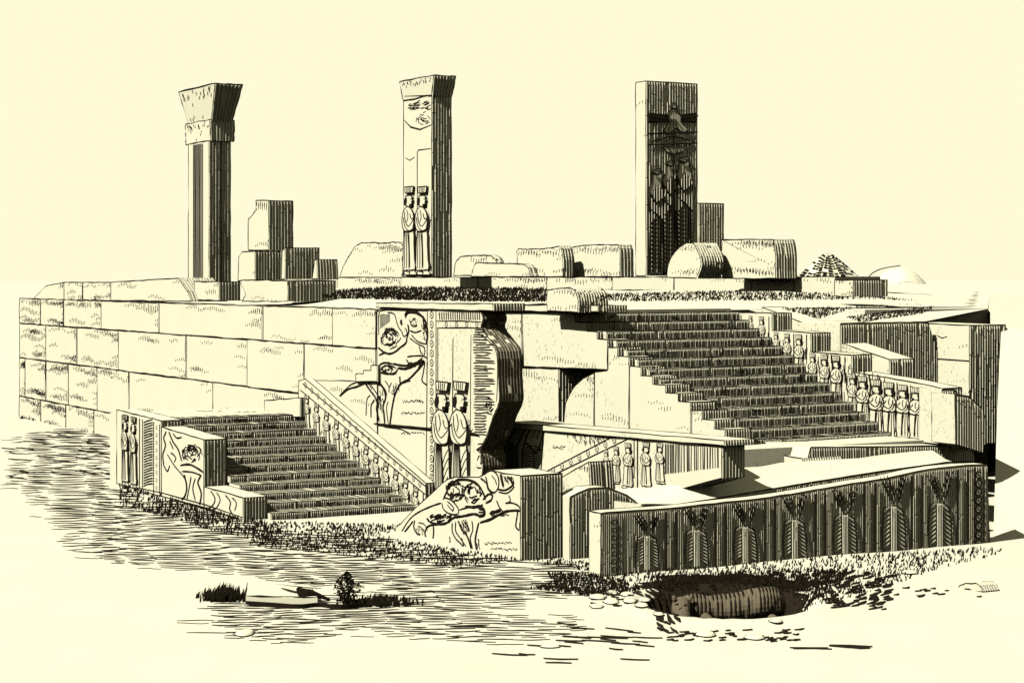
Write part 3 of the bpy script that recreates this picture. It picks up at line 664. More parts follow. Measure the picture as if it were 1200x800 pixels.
# ------------------------------------------------------------------ things on the upper platform
pl=tag(empty('stone_plinth'),'long low pale plinth that carries the columns and door jambs along the terrace','plinth')
def jd(xl,xm,xr,yt,yb,Zc,**k):
    a=atZ(xm,yb,Zc); X0,Y0,z0=a; z1=atZ(xm,yt,Zc)[2]
    Y1=on(0,X0,xl,yb)[1]; X1=on(1,Y0,xr,yb)[0]
    return X0,X1,Y0,Y1,z0,z1
def blockpx(xl,xm,xr,yt,yb,Zc,tick=4,ridge=1.,poly=None,mb=None,line=1.2):
    X0,X1,Y0,Y1,z0,z1=jd(xl,xm,xr,yt,yb,Zc)
    if poly: P=PX(poly,X0)
    else: P=[(Y0,z0),(Y1,z0),(Y1,z1),(Y0,z1)]
    return prismX(P,X0,X1,ridge,line,tick,mb=mb)
XT=25.6
js=[336,395,470,560,640,718,790,880,930,978]
for a,b in zip(js[:-1],js[1:]):
    zb=3.2
    ya=on(0,XT,a,330)[1];yb=on(0,XT,b,330)[1]
    j=R.uniform(-.01,.02)
    prismX([(ya,zb),(yb,zb),(yb,3.645),(ya,3.645)],XT+j,XT+1.2,ridge=0,line=1.1,tick=3 if R.random()<.5 else 14).build('stone_block',MS,pl)
blockpx(978,1000,1040,328,347,36.,ridge=.8,tick=10).build('end_block',MS,pl)
def thingB(name,label,cat,*a,group=None,**k):
    return tag(blockpx(*a,**k).build(name,MS),label,cat,group)
# column with flaring capital
col=tag(empty('capital_pillar'),'tall fluted pillar with wide flaring capital at the far left of the terrace','pillar')
Zc=48.
blockpx(221,245,270,165,330,Zc,ridge=1.1,tick=0).build('shaft',MS,col)
X0,X1,Y0,Y1,z0,z1=jd(221,245,270,165,330,Zc)
m=MB(); m.box(X0-.05,X0+.02,Y0+(Y1-Y0)*.28,Y0+(Y1-Y0)*.66,z0,z1-.05,0)
m2=m
ym0=Y0+(Y1-Y0)*.30;ym1=Y0+(Y1-Y0)*.66
k=9
for i in range(k):
    y=ym0+(ym1-ym0)*i/(k-1); m.ribbon([(X0-.052,y,z0),(X0-.052,y+R.uniform(-.01,.01),(z0+z1)/2),(X0-.052,y,z1-.05)],(-1,0,0),.036,1,taper=False)
m.ribbon(wob((X1-.45*(X1-X0),Y0-.04,z0),(X1-.45*(X1-X0),Y0-.04,z1),.01,8),(0,-1,0),.04,1,taper=False)
m.build('pilaster',MS,col)
def frust(xl,xm,xr,yt,yb,xl2,xm2,xr2,Zc):
    a=atZ(xm,yb,Zc);X0,Y0,z0=a;Y1=on(0,X0,xl,yb)[1];X1=on(1,Y0,xr,yb)[0];z1=atZ(xm,yt,Zc)[2]
    f=1.; g=Zc/F
    W=(xm2-xl2)/max(1,(xm-xl)); V=(xr2-xm2)/max(1,(xr-xm))
    dy=(Y1-Y0)*(W-1)*.5; dx=(X1-X0)*(V-1)*.5
    b=[(X0,Y0,z0),(X1,Y0,z0),(X1,Y1,z0),(X0,Y1,z0)]; t=[(X0-dx,Y0-dy,z1),(X1+dx,Y0-dy,z1),(X1+dx,Y1+dy,z1),(X0-dx,Y1+dy,z1)]
    m=MB(); m.hexa(b,t)
    A=[Vector(p) for p in b];B=[Vector(p) for p in t]; L_=(A[1]-A[0]).length
    n=(A[1]-A[0]).cross(B[0]-A[0]).normalized()
    if n.y>0:n=-n
    px=g*1.17
    teeth(m,lambda q:A[0].lerp(A[1],q/L_),lambda q:B[0].lerp(B[1],q/L_),n,px*3,px*1.7,0,seg=L_)
    for P_,Q_,nn in((A[0],B[0],(-1,-1,0)),(A[1],B[1],n),(A[3],B[3],(-1,0,0)),(A[0],A[1],n),(B[0],B[1],n),(A[0],A[3],(-1,0,0)),(B[0],B[3],(-1,0,0))):
        m.ribbon(wob(P_,Q_,px*.5,6),nn,px*1.4,1,taper=False)
    for _ in range(26):
        u=R.uniform(.05,.95);v=R.uniform(.72,.97) if R.random()<.7 else R.uniform(.1,.9)
        p=A[0].lerp(A[3],u).lerp(B[0].lerp(B[3],u),v); p2=A[0].lerp(A[3],u).lerp(B[0].lerp(B[3],u),max(0,v-.1))
        m.ribbon([p+Vector((-.01,0,0)),p2+Vector((-.01,0,0))],(-1,0,0),px,1)
    return m
frust(218,247,274,140,165,219,248,276,Zc).build('neck_block',MS,col)
frust(221,248,272,100,141,210,253,285,Zc).build('capital',MS,col)
# stub pillar group
thingX('broken_pillar','short broken pillar stub standing on blocks right of the capital pillar','pillar',[(291,293),(291,257),(296,252),(300,246),(300,235),(315,235),(315,293)],atZ(315,293,47)[0],.62,tick=5)
thingB('stone_block','squared block with dark right side carrying the short pillar stub','stone',279,299,332,293,329,46.,poly=[(279,329),(280,301),(284,295),(299,294),(299,329)],tick=2)
thingB('dark_boulder','large dark rounded stone right of the block under the pillar stub','stone',331,334,374,290,327,45.,poly=[(330,327),(331,294),(334,290),(334,327)],tick=0)
thingB('dark_boulder','smaller dark stone leaning at the right end of the stub pillar group','stone',368,372,396,304,327,44.5,poly=[(366,327),(369,305),(371,304),(372,327)],tick=0)
thingB('stone_block','small square block at the foot of the capital pillar','stone',228,257,281,330,352,40.,tick=4)
thingB('stone_block','wide low block with long dark side below the pillar stub','stone',282,337,393,328,353,39.,poly=[(284,353),(288,345),(282,332),(284,328),(337,329),(337,353)],tick=2)
# door jamb with two figures
ja=tag(empty('carved_jamb'),'tall pale door jamb with two carved attendants in the middle of the terrace','door jamb')
Zj=52.
blockpx(473,506,529,112,324,Zj,ridge=1.1,tick=0).build('shaft',MS,ja)
frust(473,506,529,89,113,469,509,535,Zj).build('capital',MS,ja)
Xj=jd(473,506,529,112,324,Zj)[0]
m=MB()
lines(m,Xj,[(1.2,[(474,113),(506,112)]),(1.3,[(474,141),(481,149),(492,152),(506,146)]),(1.2,[(489,322),(489,180),(490,176),(505,174)]),(1,[(475,185),(480,188),(486,184)])],sm=False)
scribble(m,Xj,492,125,13,8,34,1.,ang=-.3); scribble(m,Xj,496,140,9,7,16,1.)
m.build('carved_lines',MS,ja)
fig(ja,Xj,481.5,219,322,'tall',wid=1.45,flip=False); fig(ja,Xj,497,219,322,'tall',wid=1.5,flip=False)
# big dark door jamb
jb=tag(empty('dark_jamb'),'tallest dark door jamb carved with a winged figure and a king under a parasol','door jamb')
Zk=47.
X0,X1,Y0,Y1,z0,z1=jd(745,757,817,95,323,Zk)
blockpx(745,757,817,95,323,Zk,ridge=1.05,tick=2).build('shaft',MS,jb)
def jl(m,strokes,Yp,off=.05):
    for w,pts in strokes:
        P=[on(1,Yp,*p) for p in pts]; P=[(p[0],Yp-off,p[2]) for p in P]
        m.ribbon(smooth(P,3) if len(P)>2 else P,(0,-1,0),w*Zk/F*1.25,1)
def jr(m,px_,ya_,yb_,Yp):
    a=on(1,Yp,px_,ya_);b=on(1,Yp,px_,yb_); m.ribbon([(a[0],Yp-.036,a[2]),(a[0],Yp-.036,b[2])],(0,-1,0),.03,0,t=.02,taper=False)
def jp(m,pts,Yp,d=.06,mat=0,ln_=1.2):
    P=[on(1,Yp,*p) for p in pts]; f=[(p[0],Yp-d,p[2]) for p in P];b=[(p[0],Yp,p[2]) for p in P]; m.face(f,mat)
    for i in range(len(P)): m.face([f[i],f[(i+1)%len(P)],b[(i+1)%len(P)],b[i]],mat)
    if ln_: m.ribbon(f+[f[0]],(0,-1,0),ln_*Zk/F*1.2,1,taper=False)
m=MB()
jp(m,[(759,133),(780,135),(786,128),(790,128),(795,135),(815,133),(815,143),(797,143),(805,152),(800,156),(791,150),(783,157),(776,153),(783,143),(759,143)],Y0,.04,0,1.3)
for k_ in range(6): jl(m,[(1.,[(760,134+k_*1.6),(783,136+k_*1.4)]),(1.,[(796,136+k_*1.4),(815,134+k_*1.6)])],Y0,.045)
for k_ in range(5): jl(m,[(1.,[(788+(k_-2)*1.2,140),(788+(k_-2)*6,154)])],Y0,.045)
jp(m,[(785,127),(785,121),(791,121),(791,127)],Y0,.05,0,1.2)
jl(m,[(1.4,[(757,137),(775,139)]),(1.4,[(797,139),(816,136)])],Y0,.08)
m.build('winged_relief',MS,jb)
m=MB()
jl(m,[(1.5,[(757,157),(816,155)]),(1.3,[(760,167),(788,160),(815,168)]),(1.3,[(758,170),(816,168)]),(1.3,[(788,158),(788,170)])],Y0)
jp(m,[(775,172),(804,172),(798,178),(788,181),(780,178)],Y0,.05); jl(m,[(2,[(788,171),(787,240),(786,320)]),(1.,[(782,172),(784,179)]),(1.,[(794,172),(792,179)])],Y0,.06)
m.build('parasol_relief',MS,jb)
for dx,h0 in ((-18,200),(-2,190),(14,186)):
    m=MB(); cx=787+dx
    jp(m,[(cx-6,h0),(cx+4,h0-3),(cx+6,h0+9),(cx+10,h0+22),(cx+9,h0+50),(cx+12,321),(cx-9,321),(cx-8,h0+52),(cx-11,h0+25),(cx-6,h0+12)],Y0,.035)
    for u in range(-8,10,3):
        xx=cx+u; jl(m,[(1.1,[(xx,h0+14+abs(u)*1.5),(xx+.4,h0+60),(xx,319)])],Y0,.04); jr(m,xx+1.5,h0+16+abs(u)*1.5,319,Y0)
    jl(m,[(2.2,[(cx-6,h0+2),(cx,h0+5),(cx+5,h0)]),(1.8,[(cx-9,h0+24),(cx-2,h0+38),(cx+9,h0+30)]),(1.6,[(cx-5,h0+55),(cx-5,318)]),(2.,[(cx,h0+50),(cx+2,318)]),(1.6,[(cx+5,h0+56),(cx+7,318)]),(1.5,[(cx-8,h0+45),(cx+8,h0+60)])],Y0,.052)
    for j in range(12): jl(m,[(1.,[(cx-8,h0+62+j*5),(cx-1,h0+56+j*5)]),(1.,[(cx+9,h0+62+j*5),(cx+3,h0+57+j*5)])],Y0,.052)
    m.build('carved_figure',MS,jb)
# blocks behind
thingB('dark_block','grey squared block half hidden behind the dark door jamb','stone',814,819,848,238,322,52.,tick=0,ridge=.8)
thingX('rough_boulder','rough boulder with dark hollow right side at the foot of the dark door jamb','stone',[(782,325),(783,312),(788,300),(797,289),(806,285),(813,286),(819,297),(821,312),(816,326)],atZ(816,326,42.)[0],.62,tick=10,ridge=1.3)
thingX('rough_boulder','long squarish pale boulder at the right end of the plinth','stone',[(847,326),(846,285),(850,281),(898,281),(907,286),(909,326)],atZ(908,326,41.)[0],.55,tick=26)
thingX('rough_boulder','largest pale rounded boulder between the pillar stub and the middle jamb','stone',[(398,325),(402,314),(410,298),(419,287),(434,284),(452,285),(464,284),(472,288),(472,325)],atZ(472,325,59.)[0],.3,tick=12)
thingX('rough_boulder','low rounded boulder just right of the middle jamb','stone',[(532,323),(535,306),(543,301),(568,299),(577,301),(582,308),(583,323)],atZ(583,323,50.)[0],.2,tick=8)
thingX('rough_boulder','flat wedge-shaped stone in front of the low rounded boulder','stone',[(552,324),(556,311),(562,308),(598,309),(616,311),(623,324)],atZ(623,324,46.)[0],.2,tick=5)
thingX('rough_boulder','squared pale boulder left of a similar rounder one near the dark jamb','stone',[(607,324),(606,295),(612,292),(635,292),(650,290),(658,292),(660,324)],atZ(660,324,46.)[0],.3,tick=12)
thingX('rough_boulder','rounded pale boulder immediately left of the dark door jamb','stone',[(669,324),(668,295),(675,289),(700,287),(720,287),(726,292),(727,324)],atZ(727,324,45.)[0],.35,tick=14)
thingX('arched_stone','rounded stone with dark arched end at the head of the upper stair','stone',[(642,364),(641,343),(648,339),(664,337),(673,340),(677,348),(677,366)],atZ(676,365,31.)[0],.55,tick=10,ridge=1.3)
# rubble heap (cone)
m=MB(); ap=atZ(970,297,44.); bs=atZ(970,329,44.); rr=38*44/F; h=ap[2]-bs[2]
N=28
def cone(a,t):
    r=rr*(t**.8)*(1+.06*math.sin(a*5)+.04*math.sin(a*11)); return (bs[0]+r*math.cos(a),bs[1]+r*math.sin(a),bs[2]+h*(1-t)+.02*math.sin(a*7))
for j in range(6):
    for i in range(N):
        a0=6.283*i/N;a1=6.283*(i+1)/N
        m.face([cone(a0,j/6),cone(a1,j/6),cone(a1,(j+1)/6),cone(a0,(j+1)/6)])
for j in range(1,11):
    for i in range(N):
        if R.random()<.22: continue
        a0=6.283*i/N+R.uniform(0,.05);a1=6.283*(i+.9)/N; n=(math.cos(a0),math.sin(a0),.7)
        m.ribbon([cone(a0,j/11),cone(a1,j/11+.02)],n,.07,1,taper=False)
tag(m.build('rubble_heap',MS),'conical heap of dark rubble at the right end of the plinth','rubble heap')
m=MB(); bc=Vector(atZ(1055,331,58)); hh=19*58/F
def hum(a,t): return (bc[0]+.8*math.cos(a)*t*(1+.1*math.sin(3*a)),bc[1]+.8*math.sin(a)*t,bc[2]-.05+hh*(1-t**2.2))
for j in range(6):
    for i in range(24): m.face([hum(.2618*i,j/6),hum(.2618*i+.2618,j/6),hum(.2618*i+.2618,(j+1)/6),hum(.2618*i,(j+1)/6)])
P=[atZ(x,y,57) for x,y in [(1017,330),(1020,322),(1030,316),(1042,313),(1056,311)]]; m.ribbon(smooth(P),(-s,-c,0),.03,1)
tag(m.build('far_mound',MS),'faint low mound beyond the right end of the plinth','mound')
# ------------------------------------------------------------------ ground marks: furrows, grass, stones
def grass(name,label,n,sampler,hpx,lean=.6,cat='grass',wpx=1.35,top=False,kind='stuff'):
    m=MB()
    for _ in range(n):
        p,hp=sampler()
        if p is None: continue
        z=depth(p[0],p[1]); u=z/F; h=hp*u*R.uniform(.6,1.3); a=R.uniform(0,6.283); l=h*R.uniform(.2,1)*lean
        w=wpx*u*R.uniform(.7,1.4); dx,dy=l*math.cos(a),l*math.sin(a)*.5
        if R.random()<.75: dx=abs(dx) ; 
        A=Vector(p); sx=Vector((c,-s,0))*w*.6; sy=Vector((s,c,0))*w*.4
        M_=A+Vector((dx*.4*c,-dx*.4*s,h*.6)); Tp=A+Vector((dx*c,-dx*s+dy,h))
        m.face([A-sx,A+sx,M_+sx*.7,M_-sx*.7]); m.face([M_-sx*.7,M_+sx*.7,Tp]); m.face([A-sy,A+sy,M_])
    return tag(m.build(name,[GRASSM]),label,cat,kind=kind)
def polyS(pxs,z=None,fn=None,h=6):
    xs=[p[0] for p in pxs];ys=[p[1] for p in pxs]
    def f():
        for _ in range(60):
            x=R.uniform(min(xs),max(xs));y=R.uniform(min(ys),max(ys))
            if inside(pxs,x,y):
                if fn: 
                    p=G(x,y,3.2)
                    for _k in range(3): p=G(x,y,fn(p[0],p[1]))
                    return p,h
                p=G(x,y,0); return (p[0],p[1],gz(p[0],p[1])),h
        return None,0
    return f
def multi(*ss):
    tot=sum(w for w,_ in ss)
    def f():
        r=R.uniform(0,tot)
        for w,q in ss:
            r-=w
            if r<=0: return q()
        return ss[-1][1]()
    return f
grass('dry_grass','dark dry grass growing along the foot of the stair, carved stone and front parapet',6500,multi(
 (2.2,polyS([(300,612),(480,614),(450,628),(470,634),(620,658),(700,672),(700,660),(640,655),(540,665),(400,650),(290,640)],h=3.6)),
 (1.2,polyS([(640,672),(700,672),(760,690),(700,700),(620,690),(650,682)],h=4.5)),(1.8,polyS([(700,674),(760,668),(900,659),(1080,646),(1150,641),(1180,645),(1100,668),(1030,690),(960,712),(900,708),(920,690),(770,692)],h=4.5)),(1.2,polyS([(760,676),(940,668),(1000,672),(960,700),(940,712),(930,695),(790,690),(775,700)],h=6)),
 (1.,polyS([(140,568),(310,612),(330,640),(240,620),(140,590)],h=5)),(.4,polyS([(20,490),(60,497),(140,512),(140,500),(40,485)],h=3))),6)
grass('terrace_grass','dry scrub grass covering the earth on top of the terrace',11000,multi(
 (4.6,polyS([(340,357),(400,341),(470,336),(640,338),(640,361),(440,359)],fn=tz,h=3.2)),(2.2,polyS([(705,345),(860,342),(1000,345),(1060,352),(1110,358),(1000,362),(960,374),(900,358),(720,362),(700,358)],fn=tz,h=3.)),(.4,polyS([(990,372),(1100,358),(1080,368),(1010,378)],fn=tz,h=2))),3,wpx=1.)
# furrows
m=MB()
def dens(px,py):
    d=0
    for cx,cy,rx,ry,k in [(150,590,120,45,1.),(230,630,170,42,1.1),(420,655,190,38,.95),(560,678,150,40,.9),(330,725,110,28,1.2),(460,715,120,25,.9),(90,520,90,30,.6),(560,735,150,22,.5),(60,560,70,35,.5)]:
        q=((px-cx)/rx)**2+((py-cy)/ry)**2
        d=max(d,k*(1-q))
    return d
y=505.
cols=[R.uniform(30,48) for _ in range(24)]
while y<758:
    x=R.uniform(-6,6)+8*math.sin(y*.05)
    for ci,Lc in enumerate(cols):
        cols[ci]=max(22,min(60,Lc+R.uniform(-3,3)))
        L_=Lc+R.uniform(-4,4); xm=x+L_/2; dd=dens(xm,y)
        yy=y+2.2*math.sin(ci*2.3+y*.012)
        blocked=(138<xm<312 and yy<568+(xm-137)*.26+4) or (xm>300 and yy<620) or (xm>445 and yy<640+(xm-445)*.1)
        if xm<135: blocked=False
        elif yy<572: blocked=True
        if not blocked and dd>0 and R.random()<min(1,dd*3.6+.12):
            w=min(1.4,.4+dd*2.1)*R.uniform(.85,1.15); l2=L_*(1 if dd>.35 else R.uniform(.4,.95)); x0=x+R.uniform(0,L_-l2) if l2<L_ else x
            n=4;P=[];ph=R.uniform(0,6)
            for k in range(n+1):
                a=G(x0+l2*k/n,yy+R.uniform(-.25,.25)+.5*math.sin(k*.8+ph)); P.append((a[0],a[1],gz(a[0],a[1])+.004))
            z=depth(P[0][0],P[0][1]); m.ribbon(P,(0,0,1),w*z*z/(F*H),0,t=.003)
        x+=L_+R.uniform(-.5,1.5)
    y+=R.uniform(2.35,2.75)
def short(cx0,cx1,cy0,cy1,n,slope,l0=5,l1=12,w=1.3):
    for _ in range(n):
        x=R.uniform(cx0,cx1);y=R.uniform(cy0,cy1);l=R.uniform(l0,l1)
        P=[]
        for k in range(3):
            a=G(x+l*k/2,y+slope*l*k/2+R.uniform(-.5,.5)); P.append((a[0],a[1],gz(a[0],a[1])+.006))
        z=depth(P[0][0],P[0][1]); m.ribbon(P,(0,0,1),w*z*z/(F*H),0,t=.01)
short(930,1040,672,715,130,-.35); short(690,780,690,712,40,.2); short(780,940,738,752,50,-.1); short(760,790,690,735,40,.9,4,9)
short(650,760,728,760,10,.1,15,40,.8); short(850,1000,755,765,5,.02,20,50,1); short(560,760,745,775,14,.04,15,50,.8); short(1040,1150,690,700,14,-.15,4,10)
short(0,135,505,560,40,.12,8,25,.8)
A0=Vector((23.3,24.62,2.8));B0=Vector((40,12,-.03));C0=Vector((20.3,20.9,-.03));NN=(B0-A0).cross(C0-A0).normalized()
if NN.z<0: NN=-NN
def onbank(px,py):
    d=Vector(D(px,py)); o=Vector((0,0,H)); k=(A0-o).dot(NN)/d.dot(NN); return o+d*k
for _ in range(0):
    x=1172+22*R.random(); y=R.uniform(400,645); l=R.uniform(6,22)
    m.ribbon([onbank(x,y)+NN*.01,onbank(x+R.uniform(-1,1),y+l/2)+NN*.01,onbank(x+R.uniform(-1,1),y+l)+NN*.01],NN,.007,0,t=.004)
tag(m.build('ground_furrows',[DIRT_AND_SHADE]),'dark ruts and dry stalks streaking the dusty foreground ground','ground ruts',kind='stuff')
# pit rim soil
# fallen beast statue in the pit
def skin(name,verts,edges,radii,mats,parent=None,lvl=2):
    me=bpy.data.meshes.new(name); me.from_pydata(verts,edges,[]); o=bpy.data.objects.new(name,me); C.objects.link(o)
    sk=o.modifiers.new('skin','SKIN'); 
    for i,r in enumerate(radii): me.skin_vertices[0].data[i].radius=(r,r) if not isinstance(r,tuple) else r
    me.skin_vertices[0].data[0].use_root=True
    sb=o.modifiers.new('sub','SUBSURF'); sb.levels=lvl; sb.render_levels=lvl
    for mm in mats: me.materials.append(mm)
    if parent:o.parent=parent
    return o
be=tag(empty('fallen_beast_statue'),'dark weathered headless-looking beast statue lying in the pit in front of the parapet','statue')
zf=-.36; Zs=depth(*G(852,706)[:2])
def bp(px,py,dz=0): 
    return atZ(px,py,Zs+dz)
body=[(795,716),(812,712),(835,713),(860,712),(885,708),(905,706),(921,709)]
rad=[16,17,16,18.5,19.5,19,14]
m=MB();N=22
secs=[]
for t in range(0,61):
    f=t/60*(len(body)-1); i=min(len(body)-2,int(f)); k=f-i
    def cr(arr,j):
        P_=[arr[max(0,i-1)],arr[i],arr[i+1],arr[min(len(arr)-1,i+2)]]
        return .5*((2*P_[1])+(-P_[0]+P_[2])*k+(2*P_[0]-5*P_[1]+4*P_[2]-P_[3])*k*k+(-P_[0]+3*P_[1]-3*P_[2]+P_[3])*k**3)
    x=cr([b[0] for b in body],0);y=cr([b[1] for b in body],0);r=cr(rad,0)
    e=1.
    if t<5: e=[.35,.7,.86,.94,.98][t]
    if t>54: e=[.96,.9,.8,.66,.5,.25][t-55]
    cpt=Vector(bp(x,y)); r=r*Zs/F*e
    ring=[]
    rr_=r*(1+(.018 if t%2 else -.015))      # carved ribs of the coat
    for a in range(N):
        q=6.283*a/N; nz=1+.05*noise2(q*2,t*.4,1)
        ring.append(cpt+Vector((s,c,0))*math.cos(q)*rr_*1.15*nz+Vector((0,0,1))*math.sin(q)*rr_*nz*.96)
    secs.append(ring)
for A_,B_ in zip(secs[:-1],secs[1:]):
    for a in range(N): m.face([A_[a],A_[(a+1)%N],B_[(a+1)%N],B_[a]])
m.face(secs[0]);m.face(secs[-1])
for t in range(8,58,2):
    rg=secs[t]; P=[rg[a]+(rg[a]-sum(rg,Vector())/N)*.02 for a in list(range(0,N))+[0]]
    for g in range(0,N,4):
        if R.random()<.85: m.ribbon([P[(g+j)%N] for j in range(5)],tuple((P[(g+2)%N]-sum(rg,Vector())/N).normalized()),.028,1)
m.build('body',[GREY,INK],be)
hd=[bp(800,703,-.12),bp(797,712,-.28),bp(800,722,-.36),bp(806,729,-.40)]
skin('head',hd,[(0,1),(1,2),(2,3)],[.10,.125,.10,.07],[GREY],be)
for dx,dz in((-5,-.3),(12,-.2)):
    skin('ear',[bp(796+dx,704,dz),bp(795+dx*1.25,697,dz)],[(0,1)],[.035,.02],[GREY],be,1)
for x in(822,900): skin('folded_leg',[bp(x,722,-.25),bp(x+12,729,-.34),bp(x-6,732,-.36)],[(0,1),(1,2)],[.085,.06,.05],[GREY],be)
m=MB()
for px,py in((793,708),(803,709)):
    m=MB(); p=Vector(bp(px,py,-.42)); m.ribbon([p+Vector((-.02,0,0)),p+Vector((.02,-.01,.005))],(-s,-c,0),.02,0); m.build('eye',[INK],be)
# pit stones
def cobble(px,py,w,h,label,lift=0):
    m=MB();n=14;ce=Vector(G(px,py));ce.z=gz(ce.x,ce.y)
    z=depth(ce.x,ce.y);rx=w*z/F/2; ry=h*z*z/(F*H)/2*.8; ht=min(rx,ry)*.35
    lay=[]
    for k,(f,zz) in enumerate(((1,-.02),(1,.35),(.8,.8),(.45,1))):
        lay.append([ce+Vector((c,-s,0))*math.cos(6.283*i/n)*rx*f*(1+.1*math.sin(i*2.1+px))+Vector((s,c,0))*math.sin(6.283*i/n)*ry*f+Vector((0,0,ht*zz)) for i in range(n)])
    for A_,B_ in zip(lay[:-1],lay[1:]):
        for i in range(n): m.face([A_[i],A_[(i+1)%n],B_[(i+1)%n],B_[i]])
    m.face(lay[-1])
    m.ribbon([p*1.0 for p in lay[1]]+[lay[1][0]],(-s*.5,-c*.5,.7),1.3*z/F*1.2,1,taper=False)
    return tag(m.build('cobble',MS),label,'stone',None)
cobs=[(700,700,20,7),(718,694,16,6),(716,706,18,7),(735,698,16,6),(738,708,16,6),(755,703,14,6),(752,713,16,6),(699,711,16,6),(772,722,12,5)]
for i,(a,b,w,h) in enumerate(cobs):
    o=cobble(a,b,w,h,'small pale cobble in the patch of cobbles left of the statue pit'); o['group']='cobbles left of the statue pit'
cobble(827,744,24,8,'flat oval pale cobble in front of the fallen statue head')
cobble(884,747,24,8,'flat oval pale cobble in front of the middle of the fallen statue')
cobble(909,730,16,6,'small cobble right beside the hind end of the fallen statue')
cobble(645,757,24,4,'lone thin flat cobble at the lower edge left of centre')
cobble(1066,672,20,4,'small flat cobble right of the grass by the front parapet end')
cobble(287,741,22,10,'oval pale cobble below the grass tuft in the left foreground')
thingX('small_rock','small pale rock lying alone on the ground at the right edge','stone',[(1122,693),(1124,686),(1132,683),(1144,683),(1149,687),(1152,693)],on(2,0,1150,693)[0],.25,tick=3)
# foreground plants and debris
def tuft(name,label,cx,cy,w,hh,n):
    mm=grass(name,label,n,lambda:((lambda a:((a[0],a[1],gz(a[0],a[1])),hh*(1-abs(t[0])*.6)))(G(cx+t.__setitem__(0,R.gauss(0,.45)) or cx+t[0]*w,cy+R.uniform(-3,3)))),hh,cat='grass tuft',wpx=1.8,kind=None)
    return mm
def tuft(name,label,cx,cy,w,hh,n):
    def f():
        t=max(-1,min(1,R.gauss(0,.45))); a=G(cx+t*w,cy+R.uniform(-4,4)); return (a[0],a[1],gz(a[0],a[1])),hh*(1-abs(t)*.6)
    return grass(name,label,n,f,hh,cat='grass tuft',wpx=1.9,kind=None,lean=.5)
tuft('grass_tuft','dark spiky grass tuft in the left foreground beside a pale slab',262,702,32,17,230)
tuft('grass_tuft','low spreading dark grass tuft right of the small shrub in the foreground',445,708,50,10,260)
sh=tag(empty('small_shrub'),'small dark leafy shrub in the foreground left of centre','shrub')
m=MB();b=Vector(G(406,708))
for i in range(9):
    t=b+Vector((c,-s,0))*R.uniform(-.14,.14)+Vector((0,0,R.uniform(.15,.32))); m.ribbon([b,(b+t)/2+Vector((0,0,.03)),t],(-s,-c,0),.02,0)
m.build('stem',[GRASSM],sh)
m=MB()
for i in range(240):
    a=R.uniform(0,6.28);r=R.random()**.6;hgt=R.uniform(.02,.36)
    rad_=.17*math.sin(min(3.1,(hgt/.37)*2.9+.25))
    p=b+Vector((c,-s,0))*math.cos(a)*r*rad_+Vector((s,c,0))*math.sin(a)*r*rad_+Vector((0,0,hgt))
    d=Vector((R.uniform(-1,1),R.uniform(-1,1),R.uniform(-.5,1))).normalized()*.028; e=d.cross(Vector((s,c,.3))).normalized()*.012
    m.face([p-d,p+e,p+d,p-e])
m.build('foliage',[GRASSM],sh)
XA=on(2,0,300,706)[0]
o=MB()
A=[G(x,y) for x,y in [(288,706),(372,708),(366,697),(290,688)]]
o.hexa([(a[0],a[1],-.01) for a in A],[(a[0],a[1],.07+.02*R.random()) for a in A])
for i in range(4): p=A[i];q_=A[(i+1)%4]; o.ribbon(wob((p[0],p[1],.08),(q_[0],q_[1],.08),.006,5),(-s,-c,1),.016,1)
for i in range(5): a=G(330+i*4,698+i);b2=G(342+i*4,702+i); o.ribbon([(a[0],a[1],.092),(b2[0],b2[1],.092)],(0,0,1),.02,1)
tag(o.build('fallen_slab',MS),'pale broken slab lying on the ground between grass tuft and shrub','slab')
bs2=G(356,706)
o=skin('dead_stump',[ (bs2[0],bs2[1],0),tuple(Vector(bs2)+Vector((0,0,.1))),tuple(Vector(bs2)+Vector((-.07,.04,.17))),tuple(Vector(bs2)+Vector((.07*c,-.07*s,.12))),tuple(Vector(bs2)+Vector((.3*c,-.3*s,.03)))],[(0,1),(1,2),(1,3),(3,4)],[.06,.05,.025,.04,.015],[INK],None)
tag(o,'black twisted stump poking up beside the pale broken slab','stump')
# long stick
m=MB(); P=[G(x,y,.02) for x,y in[(288,707),(320,709),(350,711),(375,709),(400,712),(430,708)]]
m.ribbon(smooth(P),(-s*.5,-c*.5,1),.05,0,t=.04); tag(m.build('dead_branch',[INK]),'dark dead branch lying along the foot of the pale slab','branch')
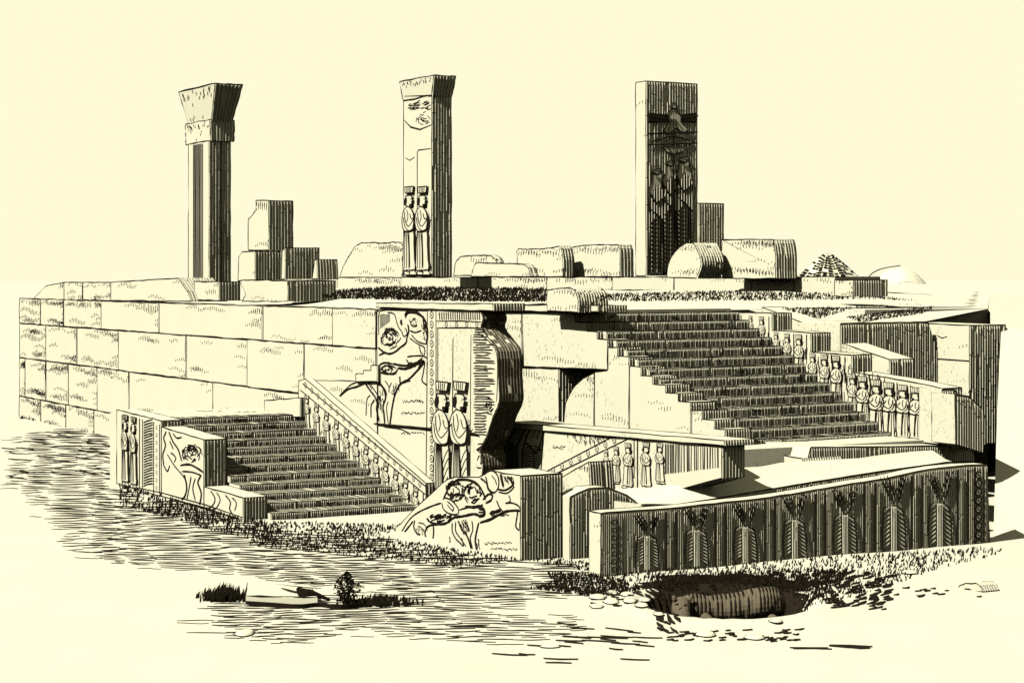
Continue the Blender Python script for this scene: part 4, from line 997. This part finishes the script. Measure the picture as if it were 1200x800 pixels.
# ------------------------------------------------------------------ light, sky, camera
E_=math.radians(47); AZ=math.radians(9)
sun=Vector((-math.cos(AZ)*math.cos(E_),-math.sin(AZ)*math.cos(E_),math.sin(E_)))
ld_=bpy.data.lights.new('sun','SUN'); ld_.energy=4.8; ld_.angle=math.radians(.5); ld_.color=(1,.965,.88)
lo=bpy.data.objects.new('sun',ld_); C.objects.link(lo); lo.rotation_euler=sun.to_track_quat('Z','Y').to_euler()
w=bpy.data.worlds.new('World'); bpy.context.scene.world=w; w.use_nodes=True; nt=w.node_tree
for n in list(nt.nodes): nt.nodes.remove(n)
out=nt.nodes.new('ShaderNodeOutputWorld'); 
sky=nt.nodes.new('ShaderNodeTexSky'); sky.sky_type='NISHITA'; sky.sun_disc=False; sky.sun_elevation=E_; sky.sun_rotation=math.atan2(sun.x,sun.y)
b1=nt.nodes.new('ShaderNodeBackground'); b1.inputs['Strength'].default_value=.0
nt.links.new(sky.outputs['Color'],b1.inputs['Color'])
# cream sky made bright only in view, dim elsewhere to keep facing sides dark
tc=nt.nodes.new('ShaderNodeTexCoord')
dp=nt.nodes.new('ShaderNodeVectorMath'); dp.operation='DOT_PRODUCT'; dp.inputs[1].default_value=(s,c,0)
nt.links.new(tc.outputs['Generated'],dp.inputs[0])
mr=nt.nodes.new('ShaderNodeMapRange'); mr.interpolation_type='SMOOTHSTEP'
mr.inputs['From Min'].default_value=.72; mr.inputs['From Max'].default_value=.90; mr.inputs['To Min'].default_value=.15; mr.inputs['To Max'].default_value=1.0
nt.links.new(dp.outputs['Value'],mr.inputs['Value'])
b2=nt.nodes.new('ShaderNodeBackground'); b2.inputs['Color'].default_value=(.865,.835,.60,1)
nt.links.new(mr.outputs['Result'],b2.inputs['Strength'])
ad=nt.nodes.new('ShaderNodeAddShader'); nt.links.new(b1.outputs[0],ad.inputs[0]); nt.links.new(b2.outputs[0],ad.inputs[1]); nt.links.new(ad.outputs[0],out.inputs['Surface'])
cam=bpy.data.cameras.new('camera'); co=bpy.data.objects.new('camera',cam); C.objects.link(co)
co.location=(0,0,H); co.rotation_euler=(math.pi/2,0,-math.atan2(s,c)); cam.sensor_width=36; cam.lens=36*F/1200; cam.shift_y=-(400-HY)/1200; cam.clip_end=6000
sc=bpy.context.scene; sc.camera=co
sc.view_settings.view_transform='Standard'; sc.view_settings.look='None'; sc.view_settings.exposure=.2; sc.view_settings.gamma=1
sc.cycles.diffuse_bounces=0; sc.cycles.max_bounces=3
